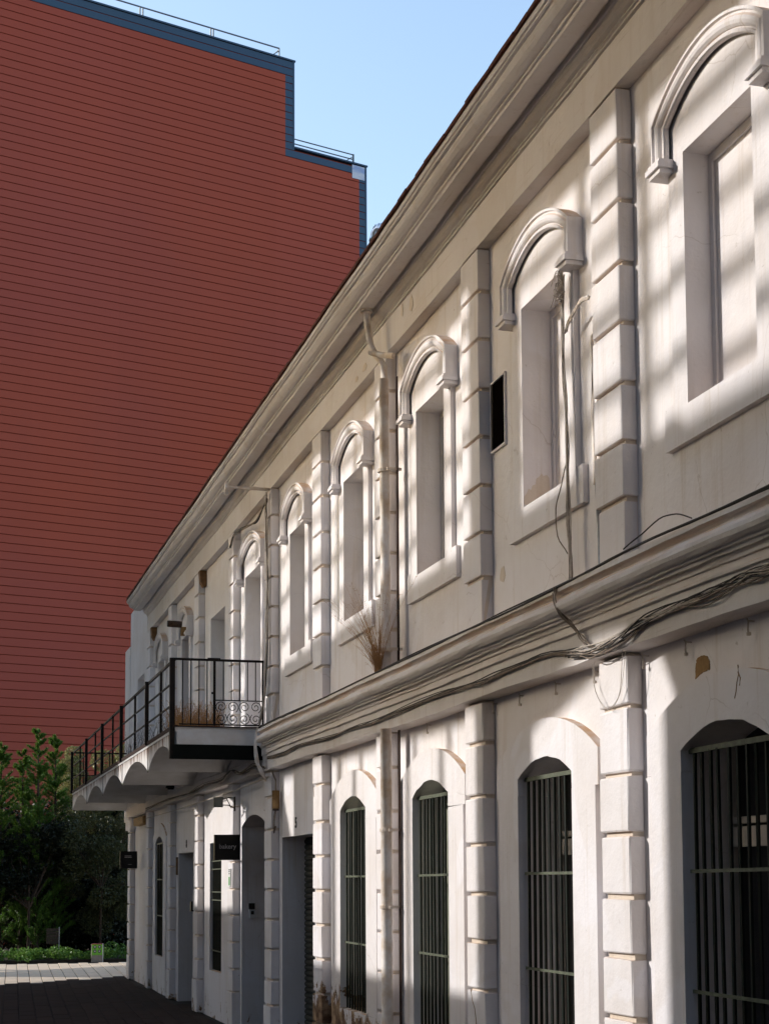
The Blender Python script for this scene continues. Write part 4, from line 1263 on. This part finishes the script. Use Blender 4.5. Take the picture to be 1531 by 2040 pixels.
# ================================================================== PLANTS
def leaves(centres, n, size, up=0.2, aspect=0.5, seed=1):
    """centres: list of (cx,cy,cz,rx,ry,rz,weight,shell)"""
    r = np.random.default_rng(seed)
    wts = np.array([c[6] for c in centres], float); wts /= wts.sum()
    idx = r.choice(len(centres), n, p=wts)
    C = np.array([c[:6] for c in centres])[idx]
    sh = np.array([c[7] for c in centres])[idx]
    d = r.normal(size=(n, 3)); d /= np.linalg.norm(d, axis=1)[:, None]
    rad = r.random(n) ** (1 / 3)
    rad = np.where(r.random(n) < sh, 0.8 + 0.25 * r.random(n), rad)
    P = C[:, :3] + d * C[:, 3:6] * rad[:, None]
    a = r.normal(size=(n, 3)); a[:, 2] += up; a /= np.linalg.norm(a, axis=1)[:, None]
    t = r.normal(size=(n, 3)); b = np.cross(a, t); b /= np.linalg.norm(b, axis=1)[:, None]
    s = size * (0.6 + 0.8 * r.random(n))[:, None]
    tip, base = P + a * s, P - a * s * 0.6
    l, rr = P + b * s * aspect, P - b * s * aspect
    nrm = np.cross(a, b) * s * 0.25
    V = np.stack([base, l + nrm, tip, rr + nrm], 1).reshape(-1, 3)
    F = np.arange(4 * n).reshape(-1, 4)
    return V, F

def np_mesh(name, V, F, mat):
    me = bpy.data.meshes.new(name)
    n = len(F)
    me.vertices.add(len(V)); me.vertices.foreach_set('co', V.astype(np.float32).ravel())
    me.loops.add(n * F.shape[1]); me.loops.foreach_set('vertex_index', F.astype(np.int32).ravel())
    me.polygons.add(n)
    me.polygons.foreach_set('loop_start', np.arange(0, n * F.shape[1], F.shape[1], dtype=np.int32))
    me.update(calc_edges=True)
    me.materials.append(MATS[mat])
    return me

def conifer(x, y, h, rad, label, seed):
    t = thing('conifer_tree', (x, y, 0.05), label, 'tree', 'trees in the planting bed')
    m = MB(); m.tube([(x, y, 0.04), (x + .01, y, h * .5), (x, y, h * .96)], 0.07, 8, 0.008)
    r = np.random.default_rng(seed)
    rr = random.Random(seed)
    Vs, n = [], 0
    for k in range(150):
        f = rr.random() ** 1.15
        z = 0.25 + f * (h - 0.3)
        L = rad * (1 - f) ** 0.62 * rr.uniform(0.65, 1.15) + 0.10
        a = rr.uniform(0, 2 * math.pi)
        dirv = Vector((math.cos(a), math.sin(a), rr.uniform(0.45, 1.1))).normalized()
        p0 = Vector((x, y, z))
        p1 = p0 + dirv * L
        m.tube([p0, p0.lerp(p1, .5), p1], 0.010 * (1.2 - f), 4, 0.002)
        for q in range(190):
            u = rr.random() ** 0.7
            c = p0.lerp(p1, u)
            side = Vector((rr.gauss(0, 1), rr.gauss(0, 1), rr.gauss(0.3, 0.7))).normalized()
            ln = rr.uniform(0.04, 0.085)
            nd = (dirv * 0.8 + side * 0.9).normalized()
            e = c + nd * ln
            wv = nd.cross(Vector((rr.gauss(0, 1), rr.gauss(0, 1), rr.gauss(0, 1))))
            if wv.length < 1e-4: continue
            wv = wv.normalized() * 0.0065
            mid_ = c.lerp(e, .5)
            Vs += [c, mid_ + wv, e, mid_ - wv]
    me = np_mesh('crown', np.array([tuple(v) for v in Vs]), np.arange(len(Vs)).reshape(-1, 4), 'leaf_conifer')
    place('crown', me, t)
    m.build('trunk', 'trunk', t)

def broad(x, y, h, clumps, n, size, mat, label, seed, trunk_r=0.05, lean=(0, 0)):
    t = thing('broadleaf_tree', (x, y, 0.05), label, 'tree', 'trees in the planting bed')
    V, F = leaves(clumps, n, size, seed=seed, aspect=0.42)
    place('crown', np_mesh('crown', V, F, mat), t)
    m = MB()
    m.tube([(x, y, 0.04), (x + lean[0] * .3, y, h * .3), (x + lean[0], y + lean[1], h * .62)], trunk_r, 8, trunk_r * .5)
    for c in clumps[::2]:
        m.tube([(x + lean[0] * .5, y, h * .42), ((x + c[0]) / 2, (y + c[1]) / 2, (h * .45 + c[2]) / 2), (c[0], c[1], c[2])], trunk_r * .45, 6, 0.006)
    m.build('trunk', 'trunk', t)

def clumps(seed, box, n, r0, r1, shell=0.6):
    q = random.Random(seed)
    out = []
    for _ in range(n):
        r = q.uniform(r0, r1)
        out.append((q.uniform(*box[0]), q.uniform(*box[1]), q.uniform(*box[2]), r, r, r * q.uniform(.65, .95), r * r, shell))
    return out

conifer(1.40, 35.2, 4.65, 0.62, 'conifer at the left edge of the planting', 3)
conifer(1.88, 35.6, 4.55, 0.55, 'conifer with the lowest tip, second from the left edge', 4)
conifer(2.18, 35.1, 4.98, 0.62, 'tallest feathery conifer in front of the red wall', 5)
conifer(2.58, 35.5, 4.86, 0.55, 'feathery conifer just left of the pale leaved tree', 6)
broad(3.50, 34.7, 3.6, clumps(1, ((2.85, 4.4), (34.5, 35.8), (0.75, 3.3)), 40, 0.20, 0.40, 0.75), 30000, 0.030, 'leaf_shade', 'leafy tree with a thin trunk behind the green information post', 21, 0.035, (0.06, 0.1))
broad(3.35, 37.2, 4.95, clumps(2, ((2.85, 4.7), (36.6, 37.4), (2.7, 4.62)), 44, 0.16, 0.34, 0.8), 42000, 0.030, 'leaf_broad', 'pale olive leaved tree showing through the balcony rail', 22, 0.06)
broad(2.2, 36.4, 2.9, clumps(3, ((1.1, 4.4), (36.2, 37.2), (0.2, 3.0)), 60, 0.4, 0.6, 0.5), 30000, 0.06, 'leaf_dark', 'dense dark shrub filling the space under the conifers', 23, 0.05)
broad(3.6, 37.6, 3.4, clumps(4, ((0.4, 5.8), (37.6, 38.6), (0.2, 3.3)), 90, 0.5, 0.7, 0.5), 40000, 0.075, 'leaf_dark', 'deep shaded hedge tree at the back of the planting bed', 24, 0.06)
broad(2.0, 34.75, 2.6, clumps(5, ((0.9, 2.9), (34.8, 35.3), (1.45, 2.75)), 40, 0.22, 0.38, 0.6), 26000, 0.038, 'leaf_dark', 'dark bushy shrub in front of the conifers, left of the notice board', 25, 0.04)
# ivy ground cover along the bed edge
cl = clumps(9, ((0.4, 4.6), (33.75, 34.5), (0.06, 0.22)), 90, 0.10, 0.20, 0.8)
V, F = leaves(cl, 9000, 0.030, up=0.6, aspect=0.6, seed=31)
tag(place('ground_ivy', np_mesh('ground_ivy', V, F, 'leaf_ivy')), 'bright green ground cover along the edge of the planting bed', 'ground cover', kind='stuff')

def info_post():
    t = thing('information_post', (3.33, 33.55, 0), 'low information post with a bright green face and four round pictures', 'sign post')
    m = MB(); m.box(3.215, 3.452, 33.50, 33.60, -0.005, 0.385); m.build('body', 'post_metal', t)
    m = MB(); m.box(3.215, 3.435, 33.493, 33.4995, 0.145, 0.365); m.build('green_panel', 'post_green', t)
    m = MB(); m.box(3.215, 3.435, 33.493, 33.4995, 0.366, 0.384); m.build('red_strip', 'post_red', t)
    m = MB(); m.box(3.4365, 3.452, 33.49, 33.4995, 0.0, 0.384); m.build('sunlit_edge', 'white_plastic', t)  # white strip paints the sunlit rim onto the right edge
    for i, (x, z) in enumerate(((3.28, 0.315), (3.375, 0.315), (3.28, 0.225), (3.375, 0.225))):
        n = 18
        m = MB(); m.add([(x + 0.035 * math.cos(2 * math.pi * k / n), 33.4915, z + 0.035 * math.sin(2 * math.pi * k / n)) for k in range(n)], [tuple(range(n))])
        ic = m.build('round_picture', 'icon_dark', t)
        m = MB(); m.add([(x + 0.018 * math.cos(2 * math.pi * k / n), 33.4908, z + 0.016 * math.sin(2 * math.pi * k / n)) for k in range(n)], [tuple(range(n))])
        m.build('picture_spot', 'icon_pale', ic)
info_post()
def notice():
    t = thing('notice_board', (2.6, 34.1, 0), 'dark slatted board on a thin post in front of the shaded shrubs', 'notice board')
    m = MB(); m.box(2.585, 2.603, 34.09, 34.11, -0.02, 0.72); m.build('post', 'steel_grey', t)
    m = MB(); m.box(2.26, 2.275, 34.09, 34.11, -0.02, 0.13); m.build('post', 'steel_grey', t)
    for k in range(5):
        m = MB(); m.box(2.33, 2.585, 34.095, 34.105, 0.37 + k * 0.066, 0.43 + k * 0.066); m.build('slat', 'wood_dark', t)
notice()

# ================================================================== ADDED UNSEEN BLOCKERS (shape the sun and sky light)
def across():  # added wall, out of view; its slots let the sun patches through
    X0, X1 = -6.1, -6.0
    DX = XW - X1
    dy, dz = 0.5 * DX, 0.445 * DX
    t = thing('sun_blocker', (-6.2, 15, 0), 'added unseen wall across the street, slotted to shape the sun patches', 'building')
    hs = []
    def op(y0, y1, z0, z1):
        hs.append((y0 + dy, y1 + dy, z0 + dz, z1 + dz))
    # lower slots, placed to throw sun patches on the ground storey
    op(6.72, 8.46, 0.55, 2.84)
    op(9.28, 14.05, 0.90, 2.71)
    op(14.88, 15.40, 2.02, 2.70)
    op(17.30, 20.32, 1.32, 2.85)
    # upper slots, placed to throw sun patches on the upper storey
    op(4.3, 6.55, 3.70, 5.50); op(6.55, 8.62, 3.80, 5.50); op(9.33, 15.5, 3.78, 5.44); op(15.95, 17.78, 3.3, 5.38)
    z_base = 4.2
    ys = sorted({-22.0, 32.55, *[h[0] for h in hs], *[h[1] for h in hs]})
    zs = sorted({z_base, 22.0, *[h[2] for h in hs], *[h[3] for h in hs]})
    m = MB()
    for j in range(len(zs) - 1):
        run = None
        for i in range(len(ys)):
            solid = False
            if i < len(ys) - 1:
                cy, cz = (ys[i] + ys[i + 1]) / 2, (zs[j] + zs[j + 1]) / 2
                solid = not any(h[0] < cy < h[1] and h[2] < cz < h[3] for h in hs)
            if solid and run is None:
                run = ys[i]
            if not solid and run is not None:
                m.box(X0, X1, run, ys[i], zs[j], zs[j + 1]); run = None
    m.prism_x([(-22.0, -0.02), (21.7, -0.02), (32.55, 4.02), (32.55, 4.2), (-22.0, 4.2)], X0, X1)
    m.box(X0, X1, 36.902, 45.0, 4.75, 6.7)  # added band that keeps the lower trees in shade
    m.box(X0 - 0.12, X0 - 0.001, 21.0, 45.0, -0.02, 2.95)
    m.prism_x([(32.552, 2.9), (34.0, 3.2), (36.9, 4.36), (36.9, 7.2), (32.552, 10.7)], X0, X1)
    m.build('sun_blocker_wall', 'screen', t)
    # added wedges that slant the edges of two sun patches
    m = MB()
    m.prism_x([(7.35 + dy, 2.845 + dz), (8.465 + dy, 2.845 + dz), (8.465 + dy, 2.50 + dz), (8.2 + dy, 2.60 + dz)], X0 + .01, X1 - .01)
    m.prism_x([(6.715 + dy, 2.845 + dz), (6.95 + dy, 2.845 + dz), (6.85 + dy, 2.70 + dz), (6.715 + dy, 2.50 + dz)], X0 + .01, X1 - .01)
    m.prism_x([(14.875 + dy, 2.02 + dz), (14.95 + dy, 2.02 + dz), (15.40 + dy, 2.02 + dz), (15.40 + dy, 2.55 + dz), (15.05 + dy, 2.12 + dz)], X0 + .01, X1 - .01)
    m.build('blocker_wedge', 'screen', t)
    # added unseen slats and posts farther back, spaced to cast soft shade bands
    XT = -9.2
    D2 = XW - XT
    ey, ez = 0.5 * D2, 0.445 * D2
    r_ = random.Random(5)
    zz = 3.70
    while zz < 5.6:
        h = r_.uniform(0.025, 0.043)
        r = MB(); r.box(XT - 0.03, XT + 0.03, 3.5 + ey, 18.2 + ey, zz + ez - h, zz + ez + h)
        r.build('rail', 'screen', t)
        zz += r_.uniform(0.27, 0.40)
    for y, wd, full in ((5.55, .10, 0), (6.98, .08, 0), (7.75, .09, 0), (10.13, .07, 1), (10.92, .07, 1), (11.62, .08, 0), (12.42, .08, 1), (13.13, .13, 1), (13.95, .10, 0), (14.5, .16, 0), (16.56, .10, 0), (17.3, .10, 0)):
        r = MB(); r.box(XT - 0.1, XT - 0.031, y + ey - wd / 2, y + ey + wd / 2, -0.02 if full else 3.4 + ez, 5.7 + ez)
        r.build('blocker_post', 'screen', t)
across()
def blocker_tree():  # added crown, out of view, darkens the far end of the facade
    t = thing('sky_blocker_tree', (-2.8, 33.2, 0), 'added unseen tree that blocks sky light from the street end', 'tree')
    cl = clumps(41, ((-5.6, -1.3), (30.5, 34.6), (6.2, 11.5)), 46, 0.7, 1.2, 0.6)
    V, F = leaves(cl, 26000, 0.10, seed=77, aspect=0.5)
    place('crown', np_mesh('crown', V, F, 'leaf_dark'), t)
    m = MB(); m.tube([(-2.8, 33.2, -0.02), (-2.75, 33.1, 2.5), (-2.9, 33.0, 5.2), (-2.8, 32.8, 9.5)], 0.2, 10, 0.05)
    for c in cl[::4]:
        m.tube([(-2.85, 33.05, 4.6), ((c[0] - 2.8) / 2, (c[1] + 33) / 2, (c[2] + 5) / 2), (c[0], c[1], c[2])], 0.07, 6, 0.015)
    m.build('trunk', 'trunk', t)
blocker_tree()
def street_end():  # added block, out of view, cuts sky light from behind the camera
    t = thing('sky_blocker_house', (-1.5, -16, 0), 'added unseen house behind the viewpoint that blocks sky light', 'building')
    m = MB(); m.box(-6.0, 3.3, -22, -14, -0.02, 14.0); m.build('wall', 'screen', t)
    m = MB(); m.prism_y([(-6.2, 14.0), (3.5, 14.0), (-1.3, 16.2)], -22.2, -13.8); m.build('roof', 'roof_red', t)
    for x in (-4.6, -1.9, 0.8):
        for z in (1.2, 4.6, 8.0, 11.2):
            m = MB(); m.box(x - 0.55, x + 0.55, -14.0, -13.94, z, z + 1.7); w_ = m.build('window', 'wood_frame', t)
            m = MB(); m.box(x - 0.45, x + 0.45, -13.939, -13.93, z + 0.1, z + 1.6); m.build('pane', 'dark_glass', w_)
street_end()
